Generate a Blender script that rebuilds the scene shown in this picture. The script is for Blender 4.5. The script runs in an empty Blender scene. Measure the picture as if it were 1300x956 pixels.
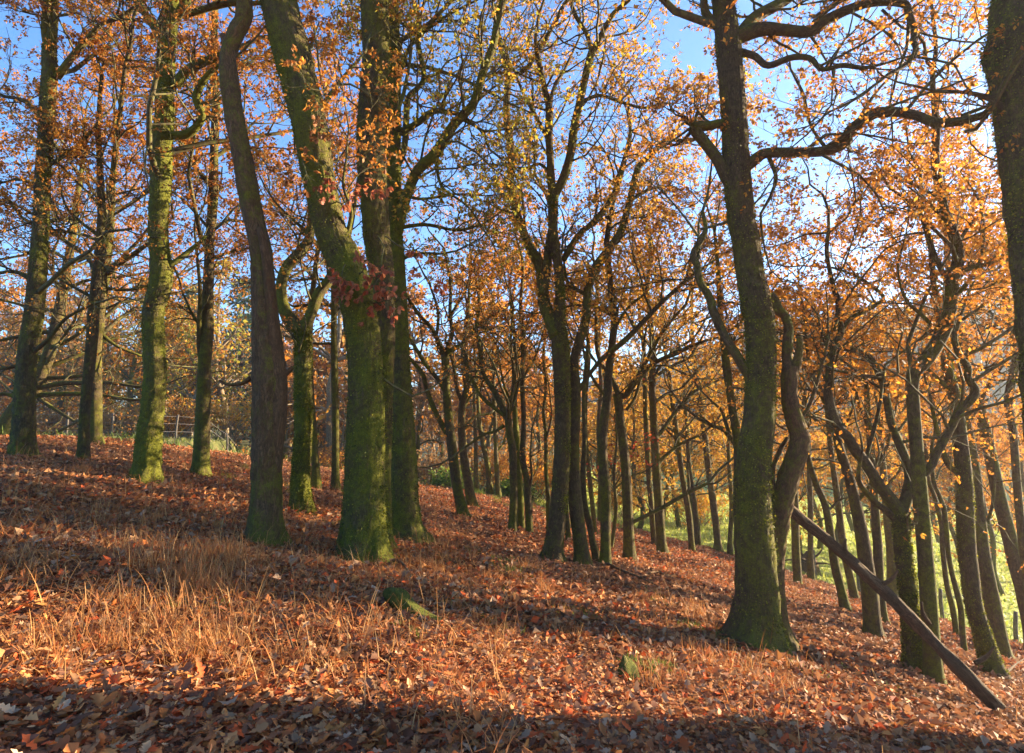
import bpy, math, numpy as np
from mathutils import Vector
RNG = np.random.default_rng(11)
R = math.radians
C = bpy.context.scene.collection
F, PX, PY = 760.0, 650.0, 433.0        # focal length and principal point in photo pixels
PITCH = R(7.9)
SP, CP = math.sin(PITCH), math.cos(PITCH)
SUN_AZ, SUN_EL = R(68), R(13.5)          # azimuth from +Y towards +X

# ------------------------------------------------------------------ small helpers
def nrm(a):
    return a / (np.linalg.norm(a, axis=-1, keepdims=True) + 1e-9)

def ray(px, py):
    a, b = (px - PX) / F, (PY - py) / F
    return np.array([a, CP - b * SP, SP + b * CP])

def at(px, py, d):
    """the point seen at that pixel, at forward distance d (metres)"""
    r = ray(px, py)
    return r * (d / r[1])

def sstep(a, b, x):
    t = np.clip((x - a) / (b - a), 0, 1)
    return t * t * (3 - 2 * t)

# ------------------------------------------------------------------ terrain
def zbase(x, y):
    x = np.asarray(x, float); y = np.asarray(y, float)
    xl = np.clip(-x, 0, 13.5)
    left = .2 * xl - .0074 * xl * xl
    xr = np.clip(x, 0, None)
    right = -.2 * xr - .055 * xr * xr / (xr + 4)
    b = -.06 + .036 * sstep(2, 11, -x)
    return -1.3 + left + right + b * y

def hit(px, py):
    r = ray(px, py)
    ts = np.linspace(1.5, 45, 3000)
    p = r[None, :] * ts[:, None]
    below = p[:, 2] < zbase(p[:, 0], p[:, 1])
    i = int(np.argmax(below)) if below.any() else len(ts) - 1
    return p[i]

EDGE = np.array([(-70, 12), (-32, 13.5), (-16, 14.5), (-9, 15.5), (-4, 18.5), (-1, 21.5), (2, 21), (6, 20.3), (9.3, 18.4), (11.2, 14.3), (12.4, 11), (14, 6), (17, -4), (24, -30)], float)

def edge_dist(x, y):
    """signed distance to the wood's edge (positive outside) and the nearest point on it"""
    P = np.stack([np.ravel(x), np.ravel(y)], -1)
    best = np.full(len(P), 1e9); sd = np.zeros(len(P)); q = np.zeros_like(P)
    for a, b in zip(EDGE[:-1], EDGE[1:]):
        ab = b - a; L2 = ab @ ab
        t = np.clip(((P - a) @ ab) / L2, 0, 1)
        c = a + t[:, None] * ab
        dv = P - c; dd = np.hypot(dv[:, 0], dv[:, 1])
        side = ab[0] * dv[:, 1] - ab[1] * dv[:, 0]
        m = dd < best
        best[m] = dd[m]; sd[m] = np.where(side[m] > 0, dd[m], -dd[m]); q[m] = c[m]
    return sd.reshape(np.shape(x)), q[:, 0].reshape(np.shape(x)), q[:, 1].reshape(np.shape(x))

def vnoise(x, y, s, seed=0):
    """cheap smooth noise from rotated sines, about -1..1"""
    g = np.random.default_rng(100 + seed); v = 0
    for k in range(6):
        a = g.uniform(0, 6.28); f = s * g.uniform(.6, 1.7); ph = g.uniform(0, 6.28, 2)
        u = x * math.cos(a) + y * math.sin(a); w = -x * math.sin(a) + y * math.cos(a)
        v = v + np.sin(u * f + ph[0]) * np.sin(w * f * .83 + ph[1])
    return v / 2.6

def ground_z(x, y, rough=True):
    x = np.asarray(x, float); y = np.asarray(y, float)
    s, qx, qy = edge_dist(x, y)
    out = s > 0
    rx, ry = np.where(out, qx, x), np.where(out, qy, y)
    z = zbase(rx, ry)
    m = sstep(-9, 6, qx)                        # the bank and the fall of the field grow to the right
    so = np.clip(s, 0, None)
    z = z - m * .75 * sstep(-.2, 2.2, s) - so.clip(0, 75) * (.036 + .026 * m)
    u = x * .82 + y * .57
    z = z + 44 * sstep(75, 250, u) * sstep(-.25, .5, np.arctan2(x, np.abs(y) + 1)) * (1 - .8 * sstep(.87, 1.13, np.arctan2(x, np.abs(y) + 1))) + 9 * sstep(60, 220, y)
    if rough:
        near = np.exp(-np.hypot(x, y) / 30)
        z = z + (.045 * vnoise(x, y, 1.1, 1) + .028 * vnoise(x, y, 3.1, 2) + .014 * vnoise(x, y, 8, 3)) * near * np.clip(1.4 - .3 * so, .0, 1) + .25 * vnoise(x, y, .09, 4) * sstep(3, 25, so)
    return z

# ------------------------------------------------------------------ objects
def mesh_obj(name, verts, faces, mat, parent=None, smooth=True, attrs=None, origin=None):
    """faces: array (n,k) of equal-sized polygons"""
    verts = np.asarray(verts, np.float32)
    if origin is not None:
        verts = verts - np.asarray(origin, np.float32)
    faces = np.asarray(faces, np.int32)
    me = bpy.data.meshes.new(name)
    n, k = faces.shape
    me.vertices.add(len(verts)); me.vertices.foreach_set('co', verts.ravel())
    me.loops.add(n * k); me.loops.foreach_set('vertex_index', faces.ravel())
    me.polygons.add(n); me.polygons.foreach_set('loop_start', np.arange(0, n * k, k, dtype=np.int32))
    me.polygons.foreach_set('loop_total', np.full(n, k, np.int32))
    me.polygons.foreach_set('use_smooth', np.full(n, smooth, bool))
    for an, (typ, data) in (attrs or {}).items():
        at_ = me.attributes.new(an, typ, 'POINT')
        data = np.asarray(data, np.float32)
        if typ == 'FLOAT': at_.data.foreach_set('value', data.ravel())
        elif typ == 'FLOAT_VECTOR': at_.data.foreach_set('vector', data.ravel())
        else: at_.data.foreach_set('color', data.ravel())
    me.update(calc_edges=True); me.validate()
    me.materials.append(mat)
    o = bpy.data.objects.new(name, me); C.objects.link(o)
    if parent is not None: o.parent = parent
    return o

def tag(o, label=None, cat=None, group=None, kind=None):
    if label: o['label'] = label
    if cat: o['category'] = cat
    if group: o['group'] = group
    if kind: o['kind'] = kind
    return o

def empty(name, loc, label=None, cat=None, group=None):
    o = bpy.data.objects.new(name, None); C.objects.link(o)
    o.location = [float(v) for v in loc]; o.empty_display_size = .2
    return tag(o, label, cat, group)

# ------------------------------------------------------------------ geometry: curves, tubes, branches, leaves
def spline(P, n):
    """Catmull-Rom through rows of P (any columns), n samples, near-uniform in length"""
    P = np.asarray(P, float)
    if len(P) == 2:
        t = np.linspace(0, 1, n)[:, None]; return P[0] * (1 - t) + P[1] * t
    Q = np.vstack([2 * P[0] - P[1], P, 2 * P[-1] - P[-2]])
    seg = np.linalg.norm(np.diff(P[:, :3], axis=0), axis=1); cum = np.r_[0, np.cumsum(seg)]
    s = np.linspace(0, cum[-1], n)
    i = np.clip(np.searchsorted(cum, s, side='right') - 1, 0, len(P) - 2)
    t = ((s - cum[i]) / (seg[i] + 1e-9))[:, None]
    a, b, c, d = Q[i], Q[i + 1], Q[i + 2], Q[i + 3]
    return .5 * (2 * b + (c - a) * t + (2 * a - 5 * b + 4 * c - d) * t ** 2 + (3 * b - a - 3 * c + d) * t ** 3)

def tube(pts, rad, sides, lump=.06, seed=0, cap=True, flare=0., moss=.3, ripple=0.):
    """one solid limb: verts, quads, bark coordinates and moss amount"""
    g = np.random.default_rng(seed)
    pts = np.asarray(pts, float); n = len(pts)
    T = nrm(np.gradient(pts, axis=0))
    N = np.zeros((n, 3)); ref = np.array([1., 0, 0]) if abs(T[0, 0]) < .8 else np.array([0, 1., 0])
    N[0] = nrm(ref - (ref @ T[0]) * T[0])
    for i in range(1, n):
        v = N[i - 1] - (N[i - 1] @ T[i]) * T[i]; N[i] = v / np.linalg.norm(v)
    B = np.cross(T, N)
    s = np.r_[0, np.cumsum(np.linalg.norm(np.diff(pts, axis=0), axis=1))]
    th = np.linspace(0, 2 * math.pi, sides, endpoint=False)
    rm = np.asarray(rad, float)[:, None] * np.ones(sides)
    r0 = float(np.mean(rad))
    d = np.zeros((n, sides))
    for k, amp in ((1, .5), (2, .9), (3, .7), (5, .45), (7, .3)):
        for _ in range(2):
            f = g.uniform(.15, 1.6) * k * .12 / max(r0, .02)
            d += amp * .5 * np.sin(k * th[None] + g.uniform(0, 6.28) + s[:, None] * f * g.choice([-1, 1]))
    rm = rm * (1 + lump * d)
    if ripple:   # plates and fissures of old bark
        sc_ = s[:, None] / max(r0, .05)
        f = 0
        for k, am in ((9, .8), (14, 1.), (23, .8)):
            wob = 1.5 * np.sin(sc_ * g.uniform(.5, .9) + g.uniform(0, 6.28) + 2 * np.sin(2 * th[None] + g.uniform(0, 6))) + .9 * np.sin(sc_ * g.uniform(1.5, 2.6) + g.uniform(0, 6.28))
            f = f + am * np.abs(np.sin(.5 * k * th[None] * 2 + wob)) * (.6 + .4 * np.sin(sc_ * g.uniform(2, 4) + 5 * np.sin(3 * th[None])))
        rm = rm * (1 + ripple * (f - 1.1))
    if flare:
        k = g.integers(4, 6); ph = g.uniform(0, 6.28)
        e = np.exp(-s / (1.3 * r0 + .05))[:, None]
        rm = rm * (1 + flare * e * (.6 + .6 * np.sin(k * th[None] + ph) + .3 * np.sin((k + 3) * th[None] + 2 * ph)))
    V = pts[:, None] + rm[..., None] * (np.cos(th)[None, :, None] * N[:, None] + np.sin(th)[None, :, None] * B[:, None])
    bc = np.stack([np.cos(th)[None] * rm, np.sin(th)[None] * rm, s[:, None] + 0 * rm], -1) + g.uniform(-20, 20, 3)
    up = (V - pts[:, None])[..., 2] / (rm + 1e-6)
    ms = moss + .22 * up * (1 - np.abs(T[:, 2]))[:, None] + (.45 * np.exp(-s / g.uniform(.3, .75))[:, None] * (.75 + .35 * np.sin(th[None] + g.uniform(0, 6.28)) + .25 * np.sin(3 * th[None] + s[:, None] * 3)) if flare else 0) + .16 * np.sin(th[None] + g.uniform(0, 6.28) + s[:, None] * .6)
    V = V.reshape(-1, 3); bc = bc.reshape(-1, 3); ms = ms.reshape(-1)
    i, j = np.meshgrid(np.arange(n - 1), np.arange(sides), indexing='ij')
    q = np.stack([i * sides + j, i * sides + (j + 1) % sides, (i + 1) * sides + (j + 1) % sides, (i + 1) * sides + j], -1).reshape(-1, 4)
    if cap:   # close both ends with a fan of thin quads onto a centre point
        for end, base in ((0, 0), (n - 1, (n - 1) * sides)):
            c = len(V); V = np.vstack([V, pts[end][None] + T[end] * (r0 * .12 if end else 0)]); bc = np.vstack([bc, bc[base:base + sides].mean(0)[None]]); ms = np.r_[ms, ms[base]]
            jj = np.arange(0, sides - 1, 2)
            f = np.stack([np.full(len(jj), c), base + jj, base + jj + 1, base + (jj + 2) % sides], -1)
            q = np.vstack([q, f[:, ::-1] if not end else f])
    return V, q, bc, ms

def tube_obj(name, pts, rad, sides, mat, parent, origin, **kw):
    V, q, bc, ms = tube(pts, rad, sides, **kw)
    return mesh_obj(name, V, q, mat, parent, True, {'bark_co': ('FLOAT_VECTOR', bc), 'moss': ('FLOAT', ms)}, origin)

def tubes_batch(pts, rad, sides):
    """many thin branches at once: pts (N,M,3), rad (N,M)"""
    N_, M, _ = pts.shape
    T = nrm(np.gradient(pts, axis=1))
    ref = np.where(np.abs(T[:, :1, 2:3]) < .8, np.array([0, 0, 1.]), np.array([1., 0, 0]))
    A = nrm(np.cross(T, ref)); B = np.cross(T, A)
    th = np.linspace(0, 2 * math.pi, sides, endpoint=False)
    V = pts[:, :, None] + rad[:, :, None, None] * (np.cos(th)[None, None, :, None] * A[:, :, None] + np.sin(th)[None, None, :, None] * B[:, :, None])
    n, i, j = np.meshgrid(np.arange(N_), np.arange(M - 1), np.arange(sides), indexing='ij')
    o = n * M * sides
    q = np.stack([o + i * sides + j, o + i * sides + (j + 1) % sides, o + (i + 1) * sides + (j + 1) % sides, o + (i + 1) * sides + j], -1)
    return V.reshape(-1, 3), q.reshape(-1, 4)

def grow(P, D, r, L, g, jit=.3, trop=.06, nseg=5, taper=.35):
    N_ = len(P); pts = np.zeros((N_, nseg + 1, 3)); pts[:, 0] = P; D = nrm(D); dirs = np.zeros((N_, nseg + 1, 3)); dirs[:, 0] = D
    for k in range(nseg):
        D = nrm(D + g.normal(0, jit, (N_, 3)) + np.array([0, 0, trop]))
        pts[:, k + 1] = pts[:, k] + D * (L / nseg)[:, None]; dirs[:, k + 1] = D
    rad = r[:, None] * np.linspace(1, taper, nseg + 1)[None]
    return pts, rad, dirs

def kids(pts, rad, dirs, L, k, g, t0=.25, t1=1., ang=(35, 70), lr=(.4, .65), rr=.55, flat=.0):
    N_, M, _ = pts.shape
    idx = np.repeat(np.arange(N_), k)
    t = g.uniform(t0, t1, len(idx)) * (M - 1)
    i = np.clip(t.astype(int), 0, M - 2); f = (t - i)[:, None]
    P = pts[idx, i] * (1 - f) + pts[idx, i + 1] * f
    D = dirs[idx, i]; r = rad[idx, i] * rr
    perp = g.normal(0, 1, (len(idx), 3)); perp[:, 2] *= (1 - flat)
    perp = nrm(perp - (perp * D).sum(1, keepdims=True) * D)
    a = np.radians(g.uniform(ang[0], ang[1], len(idx)))[:, None]
    D2 = D * np.cos(a) + perp * np.sin(a)
    L2 = L[idx] * g.uniform(lr[0], lr[1], len(idx)) * (1.15 - .45 * t / (M - 1))
    return P, D2, r, L2

def leaves(P, A, Nn, size, g, cup=.25, lobed=False):
    """leaf blades: P base, A axis, Nn rough normal, size length. Folded along the midrib."""
    A = nrm(A); Bw = nrm(np.cross(Nn, A)); Nn = np.cross(A, Bw)
    n = len(P); s = size[:, None]
    if not lobed:
        w = g.uniform(.26, .38, (n, 1)); c = g.uniform(-.05, cup, (n, 1))
        a = P; b = P + s * (A * .52 - Bw * w + Nn * c); c1 = P + s * (A - Nn * c * .5); d = P + s * (A * .52 + Bw * w + Nn * c)
        V = np.stack([a, b, c1, d], 1).reshape(-1, 3); o = np.arange(n)[:, None] * 4
        return V, np.vstack([np.hstack([o, o + 1, o + 2]), np.hstack([o, o + 2, o + 3])]), 4
    rows = np.array([[0, .03], [.12, .05], [.25, .22], [.36, .13], [.5, .31], [.62, .18], [.76, .27], [.88, .14], [1, .03]])
    bend = g.uniform(-.5, .9, (n, 1, 1)); c = g.uniform(-.25, .8, (n, 1)); tw = g.uniform(-.6, .6, (n, 1))
    V = np.zeros((n, len(rows), 3, 3))
    for i, (l, w) in enumerate(rows):
        h = bend[:, 0] * (l - .5) ** 2
        w = w * g.uniform(.7, 1.25, (n, 1))
        mid = P + s * (A * l + Nn * h)
        V[:, i, 1] = mid
        sd = Bw * w; tl = tw * (l - .5) * w
        V[:, i, 0] = mid + s * (-sd + Nn * (c * w + tl)); V[:, i, 2] = mid + s * (sd + Nn * (c * w - tl))
    m = len(rows)
    o = (np.arange(n) * m * 3)[:, None, None]
    i, j = np.meshgrid(np.arange(m - 1), np.arange(2), indexing='ij')
    q = np.stack([i * 3 + j, i * 3 + j + 1, (i + 1) * 3 + j + 1, (i + 1) * 3 + j], -1).reshape(1, -1, 4) + o
    return V.reshape(-1, 3), q.reshape(-1, 4), m * 3

def pick_cols(pal, n, g, var=.25):
    pal = np.array(pal)
    c = pal[g.integers(0, len(pal), n)] * g.uniform(1 - var, 1 + var, (n, 1))
    return np.hstack([np.clip(c, 0, 1), np.ones((n, 1))])
PAL = {   # leaf colours of the season
    'orange': [(.56, .23, .03), (.50, .19, .025), (.60, .30, .04), (.42, .15, .022), (.54, .26, .035), (.36, .15, .03)],
    'russet': [(.46, .18, .028), (.40, .14, .024), (.52, .22, .03), (.32, .11, .024), (.52, .26, .035), (.36, .16, .035)],
    'gold': [(.44, .32, .035), (.58, .29, .033), (.56, .33, .045), (.55, .23, .028), (.46, .22, .032), (.58, .26, .03), (.40, .21, .035)],
    'olive': [(.40, .33, .035), (.32, .30, .035), (.52, .31, .035), (.27, .28, .04), (.54, .25, .03), (.46, .34, .04)],
    'red': [(.40, .055, .02), (.33, .05, .02), (.46, .10, .03), (.27, .05, .025)],
    'pine': [(.03, .075, .045), (.04, .09, .05), (.055, .10, .05), (.035, .065, .05)],
    'brown': [(.36, .20, .07), (.42, .25, .10), (.30, .16, .06), (.40, .19, .06)],
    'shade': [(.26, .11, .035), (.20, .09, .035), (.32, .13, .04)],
    'green': [(.12, .19, .025), (.17, .23, .03), (.10, .16, .025), (.24, .25, .035)],
    'field': [(.40, .46, .07), (.48, .50, .09), (.34, .42, .06), (.55, .52, .14)],
    'moss': [(.11, .12, .010), (.18, .18, .014), (.06, .08, .010), (.25, .24, .02)],
    'shoot': [(.38, .12, .05), (.32, .095, .045), (.44, .17, .075), (.28, .10, .055), (.42, .10, .04), (.36, .16, .08)],
    'litter': [(.44, .16, .05), (.36, .115, .04), (.48, .22, .08), (.26, .095, .042), (.50, .29, .14), (.48, .15, .038), (.15, .07, .038), (.42, .27, .16), (.34, .155, .065), (.21, .10, .055), (.52, .10, .028), (.42, .20, .08), (.19, .08, .042), (.31, .12, .048), (.54, .23, .065), (.28, .16, .085)],
    'straw': [(.50, .25, .08), (.42, .18, .055), (.56, .32, .12), (.34, .13, .045), (.46, .17, .045)],
}

# ------------------------------------------------------------------ materials
def new_mat(name):
    m = bpy.data.materials.new(name); m.use_nodes = True
    nt = m.node_tree; nt.nodes.clear()
    out = nt.nodes.new('ShaderNodeOutputMaterial')
    return m, nt, out

def nd(nt, typ, ins=None, **props):
    n = nt.nodes.new(typ)
    for k, v in props.items(): setattr(n, k, v)
    for k, v in (ins or {}).items():
        if hasattr(v, 'is_linked') or isinstance(v, bpy.types.NodeSocket): nt.links.new(v, n.inputs[k])
        else: n.inputs[k].default_value = v
    return n

def ramp(nt, fac, stops):
    n = nt.nodes.new('ShaderNodeValToRGB'); nt.links.new(fac, n.inputs[0])
    e = n.color_ramp.elements
    while len(e) < len(stops): e.new(.5)
    for i, (p, c) in enumerate(stops):
        e[i].position = p; e[i].color = (*c, 1) if len(c) == 3 else c
    return n.outputs[0]

def mix(nt, fac, a, b):
    n = nt.nodes.new('ShaderNodeMix'); n.data_type = 'RGBA'
    for k, v in ((0, fac), (6, a), (7, b)):
        if isinstance(v, bpy.types.NodeSocket): nt.links.new(v, n.inputs[k])
        else: n.inputs[k].default_value = v if not isinstance(v, tuple) else (*v, 1)
    return n.outputs[2]

def math_(nt, op, a, b=0., c=0., clamp=False):
    n = nt.nodes.new('ShaderNodeMath'); n.operation = op; n.use_clamp = clamp
    for k, v in ((0, a), (1, b), (2, c)):
        if isinstance(v, bpy.types.NodeSocket): nt.links.new(v, n.inputs[k])
        else: n.inputs[k].default_value = v
    return n.outputs[0]

def bark_mat(name, dark, light, moss_amt=0., moss_cols=((.026, .040, .006), (.235, .235, .018)), stretch=.16, bump=.9):
    m, nt, out = new_mat(name)
    co = nd(nt, 'ShaderNodeAttribute', attribute_name='bark_co').outputs['Vector']
    ms = nd(nt, 'ShaderNodeAttribute', attribute_name='moss').outputs['Fac']
    wv = nd(nt, 'ShaderNodeTexNoise', {'Vector': co, 'Scale': 7., 'Detail': 3.}).outputs['Color']
    wo = nd(nt, 'ShaderNodeVectorMath', {0: wv, 1: (.5, .5, .5)}, operation='SUBTRACT').outputs[0]
    ws = nd(nt, 'ShaderNodeVectorMath', {0: wo, 'Scale': .09}, operation='SCALE').outputs[0]
    cw = nd(nt, 'ShaderNodeVectorMath', {0: co, 1: ws}, operation='ADD').outputs[0]
    mp = nd(nt, 'ShaderNodeMapping', {'Vector': cw, 'Scale': (1, 1, stretch)}).outputs[0]
    n1 = nd(nt, 'ShaderNodeTexNoise', {'Vector': mp, 'Scale': 42., 'Detail': 5., 'Roughness': .68}).outputs[0]
    n2 = nd(nt, 'ShaderNodeTexNoise', {'Vector': co, 'Scale': 2.6, 'Detail': 5., 'Roughness': .62}).outputs[0]
    n3 = nd(nt, 'ShaderNodeTexNoise', {'Vector': co, 'Scale': 75., 'Detail': 4., 'Roughness': .75}).outputs[0]
    n4 = nd(nt, 'ShaderNodeTexNoise', {'Vector': cw, 'Scale': 14., 'Detail': 6., 'Roughness': .7}).outputs[0]
    ridge = math_(nt, 'ABSOLUTE', math_(nt, 'MULTIPLY_ADD', n1, 2., -1.))          # thin dark fissures between long plates
    ridge = math_(nt, 'POWER', math_(nt, 'MULTIPLY', ridge, 2.6, 0, True), .6)
    plate = math_(nt, 'MULTIPLY_ADD', n4, .7, math_(nt, 'MULTIPLY', ridge, .45))
    col = ramp(nt, plate, [(.22, dark), (.55, tuple((a + b) * .45 for a, b in zip(dark, light))), (.88, light)])
    col = mix(nt, ramp(nt, n2, [(.4, (0, 0, 0)), (.7, (.6, .6, .6))]), col, (light[0] * .55, light[1] * .42, light[2] * .35))
    a = math_(nt, 'ADD', ms, math_(nt, 'MULTIPLY_ADD', n2, 1.5, -.75 + moss_amt))
    a = math_(nt, 'ADD', a, math_(nt, 'MULTIPLY_ADD', n4, 1.3, -.65))
    a = math_(nt, 'ADD', a, math_(nt, 'MULTIPLY_ADD', n3, .7, -.35))
    a = math_(nt, 'ADD', a, math_(nt, 'MULTIPLY_ADD', ridge, -.3, .18))
    msk = ramp(nt, a, [(.18, (.05, .05, .05)), (.78, (.93, .93, .93))])
    mcol = ramp(nt, math_(nt, 'MULTIPLY_ADD', n3, .6, math_(nt, 'MULTIPLY', n4, .45)), [(.33, moss_cols[0]), (.54, tuple((a + b) * .5 for a, b in zip(*moss_cols))), (.72, moss_cols[1])])
    col = mix(nt, msk, col, mcol)
    h = math_(nt, 'ADD', math_(nt, 'MULTIPLY', plate, math_(nt, 'MULTIPLY_ADD', msk, -.45, 1.)), math_(nt, 'MULTIPLY', n3, math_(nt, 'MULTIPLY_ADD', msk, .5, .15)))
    bp = nd(nt, 'ShaderNodeBump', {'Height': h, 'Strength': bump, 'Distance': .035}).outputs[0]
    b = nd(nt, 'ShaderNodeBsdfPrincipled', {'Base Color': col, 'Roughness': .9, 'Normal': bp, 'Specular IOR Level': .2})
    nt.links.new(b.outputs[0], out.inputs[0])
    return m

def leaf_mat(name, trans=.5, rough=.55, spec=.25):
    m, nt, out = new_mat(name)
    c = nd(nt, 'ShaderNodeAttribute', attribute_name='leaf_col').outputs['Color']
    b = nd(nt, 'ShaderNodeBsdfPrincipled', {'Base Color': c, 'Roughness': rough, 'Specular IOR Level': spec})
    t = nd(nt, 'ShaderNodeBsdfTranslucent', {'Color': c})
    mx = nd(nt, 'ShaderNodeMixShader', {0: trans, 1: b.outputs[0], 2: t.outputs[0]})
    nt.links.new(mx.outputs[0], out.inputs[0])
    return m

def ground_mat():
    m, nt, out = new_mat('leaf_litter_ground')
    geo = nd(nt, 'ShaderNodeNewGeometry').outputs['Position']
    md = nd(nt, 'ShaderNodeAttribute', attribute_name='meadow').outputs['Fac']
    w = nd(nt, 'ShaderNodeTexNoise', {'Vector': geo, 'Scale': 9., 'Detail': 2.}).outputs['Color']
    gw = nd(nt, 'ShaderNodeVectorMath', {0: geo, 1: w}, operation='ADD').outputs[0]
    vo = nd(nt, 'ShaderNodeTexVoronoi', {'Vector': gw, 'Scale': 11., 'Randomness': 1.})
    sep = nd(nt, 'ShaderNodeSeparateColor', {0: vo.outputs['Color']})
    lit = ramp(nt, sep.outputs[0], [(0, (.10, .04, .022)), (.2, (.22, .07, .03)), (.4, (.34, .11, .04)), (.6, (.26, .08, .035)), (.8, (.40, .20, .09)), (1, (.16, .07, .04))])
    n1 = nd(nt, 'ShaderNodeTexNoise', {'Vector': geo, 'Scale': .55, 'Detail': 4., 'Roughness': .6}).outputs[0]
    n2 = nd(nt, 'ShaderNodeTexNoise', {'Vector': geo, 'Scale': 5., 'Detail': 5., 'Roughness': .7}).outputs[0]
    lit = mix(nt, ramp(nt, math_(nt, 'MULTIPLY_ADD', n2, .5, math_(nt, 'MULTIPLY', n1, .6)), [(.62, (0, 0, 0)), (.74, (.55, .55, .55))]), lit, (.10, .11, .022))
    n3 = nd(nt, 'ShaderNodeTexNoise', {'Vector': geo, 'Scale': .12, 'Detail': 5., 'Roughness': .6}).outputs[0]
    n4 = nd(nt, 'ShaderNodeTexNoise', {'Vector': geo, 'Scale': 2.6, 'Detail': 6., 'Roughness': .7}).outputs[0]
    gr = ramp(nt, math_(nt, 'MULTIPLY_ADD', n4, .5, math_(nt, 'MULTIPLY', n3, .5)), [(.3, (.24, .31, .045)), (.5, (.33, .38, .06)), (.68, (.42, .40, .10))])
    left_shade = nd(nt, 'ShaderNodeAttribute', attribute_name='rough').outputs['Fac']  # left-field mask: rougher pasture with shade painted in
    gr = mix(nt, left_shade, gr, ramp(nt, n4, [(.35, (.07, .085, .02)), (.55, (.15, .15, .04)), (.7, (.22, .15, .06))]))  # olive-brown rough pasture, darkened so the left field looks shaded
    dist = nd(nt, 'ShaderNodeAttribute', attribute_name='hill').outputs['Fac']
    hl = ramp(nt, nd(nt, 'ShaderNodeTexNoise', {'Vector': geo, 'Scale': .022, 'Detail': 7., 'Roughness': .68}).outputs[0], [(.4, (.06, .075, .025)), (.5, (.12, .13, .045)), (.6, (.11, .085, .035))])
    gr = mix(nt, dist, gr, hl)
    e = math_(nt, 'ADD', md, math_(nt, 'MULTIPLY_ADD', n2, .5, -.25))
    col = mix(nt, ramp(nt, e, [(.42, (0, 0, 0)), (.6, (1, 1, 1))]), lit, gr)
    hgt = math_(nt, 'ADD', vo.outputs['Distance'], n4)
    bp = nd(nt, 'ShaderNodeBump', {'Height': hgt, 'Strength': .7, 'Distance': .04}).outputs[0]
    b = nd(nt, 'ShaderNodeBsdfPrincipled', {'Base Color': col, 'Roughness': .85, 'Normal': bp, 'Specular IOR Level': .2})
    nt.links.new(b.outputs[0], out.inputs[0])
    return m

def plain_mat(name, c1, c2, scale=12., rough=.8, bump=.3, metal=0.):
    m, nt, out = new_mat(name)
    co = nd(nt, 'ShaderNodeTexCoord').outputs['Object']
    n = nd(nt, 'ShaderNodeTexNoise', {'Vector': co, 'Scale': scale, 'Detail': 5., 'Roughness': .65}).outputs[0]
    bp = nd(nt, 'ShaderNodeBump', {'Height': n, 'Strength': bump, 'Distance': .02}).outputs[0]
    b = nd(nt, 'ShaderNodeBsdfPrincipled', {'Base Color': ramp(nt, n, [(.35, c1), (.65, c2)]), 'Roughness': rough, 'Normal': bp, 'Metallic': metal})
    nt.links.new(b.outputs[0], out.inputs[0])
    return m

M_BARK = bark_mat('mossy_oak_bark', (.026, .018, .010), (.18, .125, .065), .04)
M_DEAD = bark_mat('dead_wood', (.035, .022, .012), (.26, .15, .075), -.12, stretch=.07)
M_LOG = bark_mat('bare_log_wood', (.03, .02, .011), (.25, .16, .085), -.38, stretch=.05)
M_MOSS = bark_mat('deep_moss', (.03, .025, .012), (.12, .09, .05), .45, moss_cols=((.03, .045, .006), (.17, .17, .018)))
M_LEAF = leaf_mat('autumn_leaf', .52)
M_LITTER = leaf_mat('fallen_leaf', .2, .7, .12)
M_STRAW = leaf_mat('dry_grass', .35, .6)
M_GROUND = ground_mat()
def twig_mat(name='twig_bark', cols=((.045, .033, .02), (.10, .085, .035), (.12, .13, .025))):
    m, nt, out = new_mat(name)
    geo = nd(nt, 'ShaderNodeNewGeometry').outputs['Position']
    n = nd(nt, 'ShaderNodeTexNoise', {'Vector': geo, 'Scale': 14., 'Detail': 4., 'Roughness': .7}).outputs[0]
    col = ramp(nt, n, [(.35, cols[0]), (.52, cols[1]), (.68, cols[2])])
    b = nd(nt, 'ShaderNodeBsdfPrincipled', {'Base Color': col, 'Roughness': .85, 'Specular IOR Level': .2})
    nt.links.new(b.outputs[0], out.inputs[0])
    return m
M_TWIG = twig_mat()
M_FARTWIG = twig_mat('pale_twig_bark', ((.10, .075, .045), (.20, .15, .09), (.24, .19, .10)))
M_POST = plain_mat('weathered_post', (.045, .035, .025), (.10, .08, .055), 20)
M_WIRE = plain_mat('fence_wire', (.16, .15, .14), (.24, .22, .2), 30, .5, 0, .6)
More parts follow.
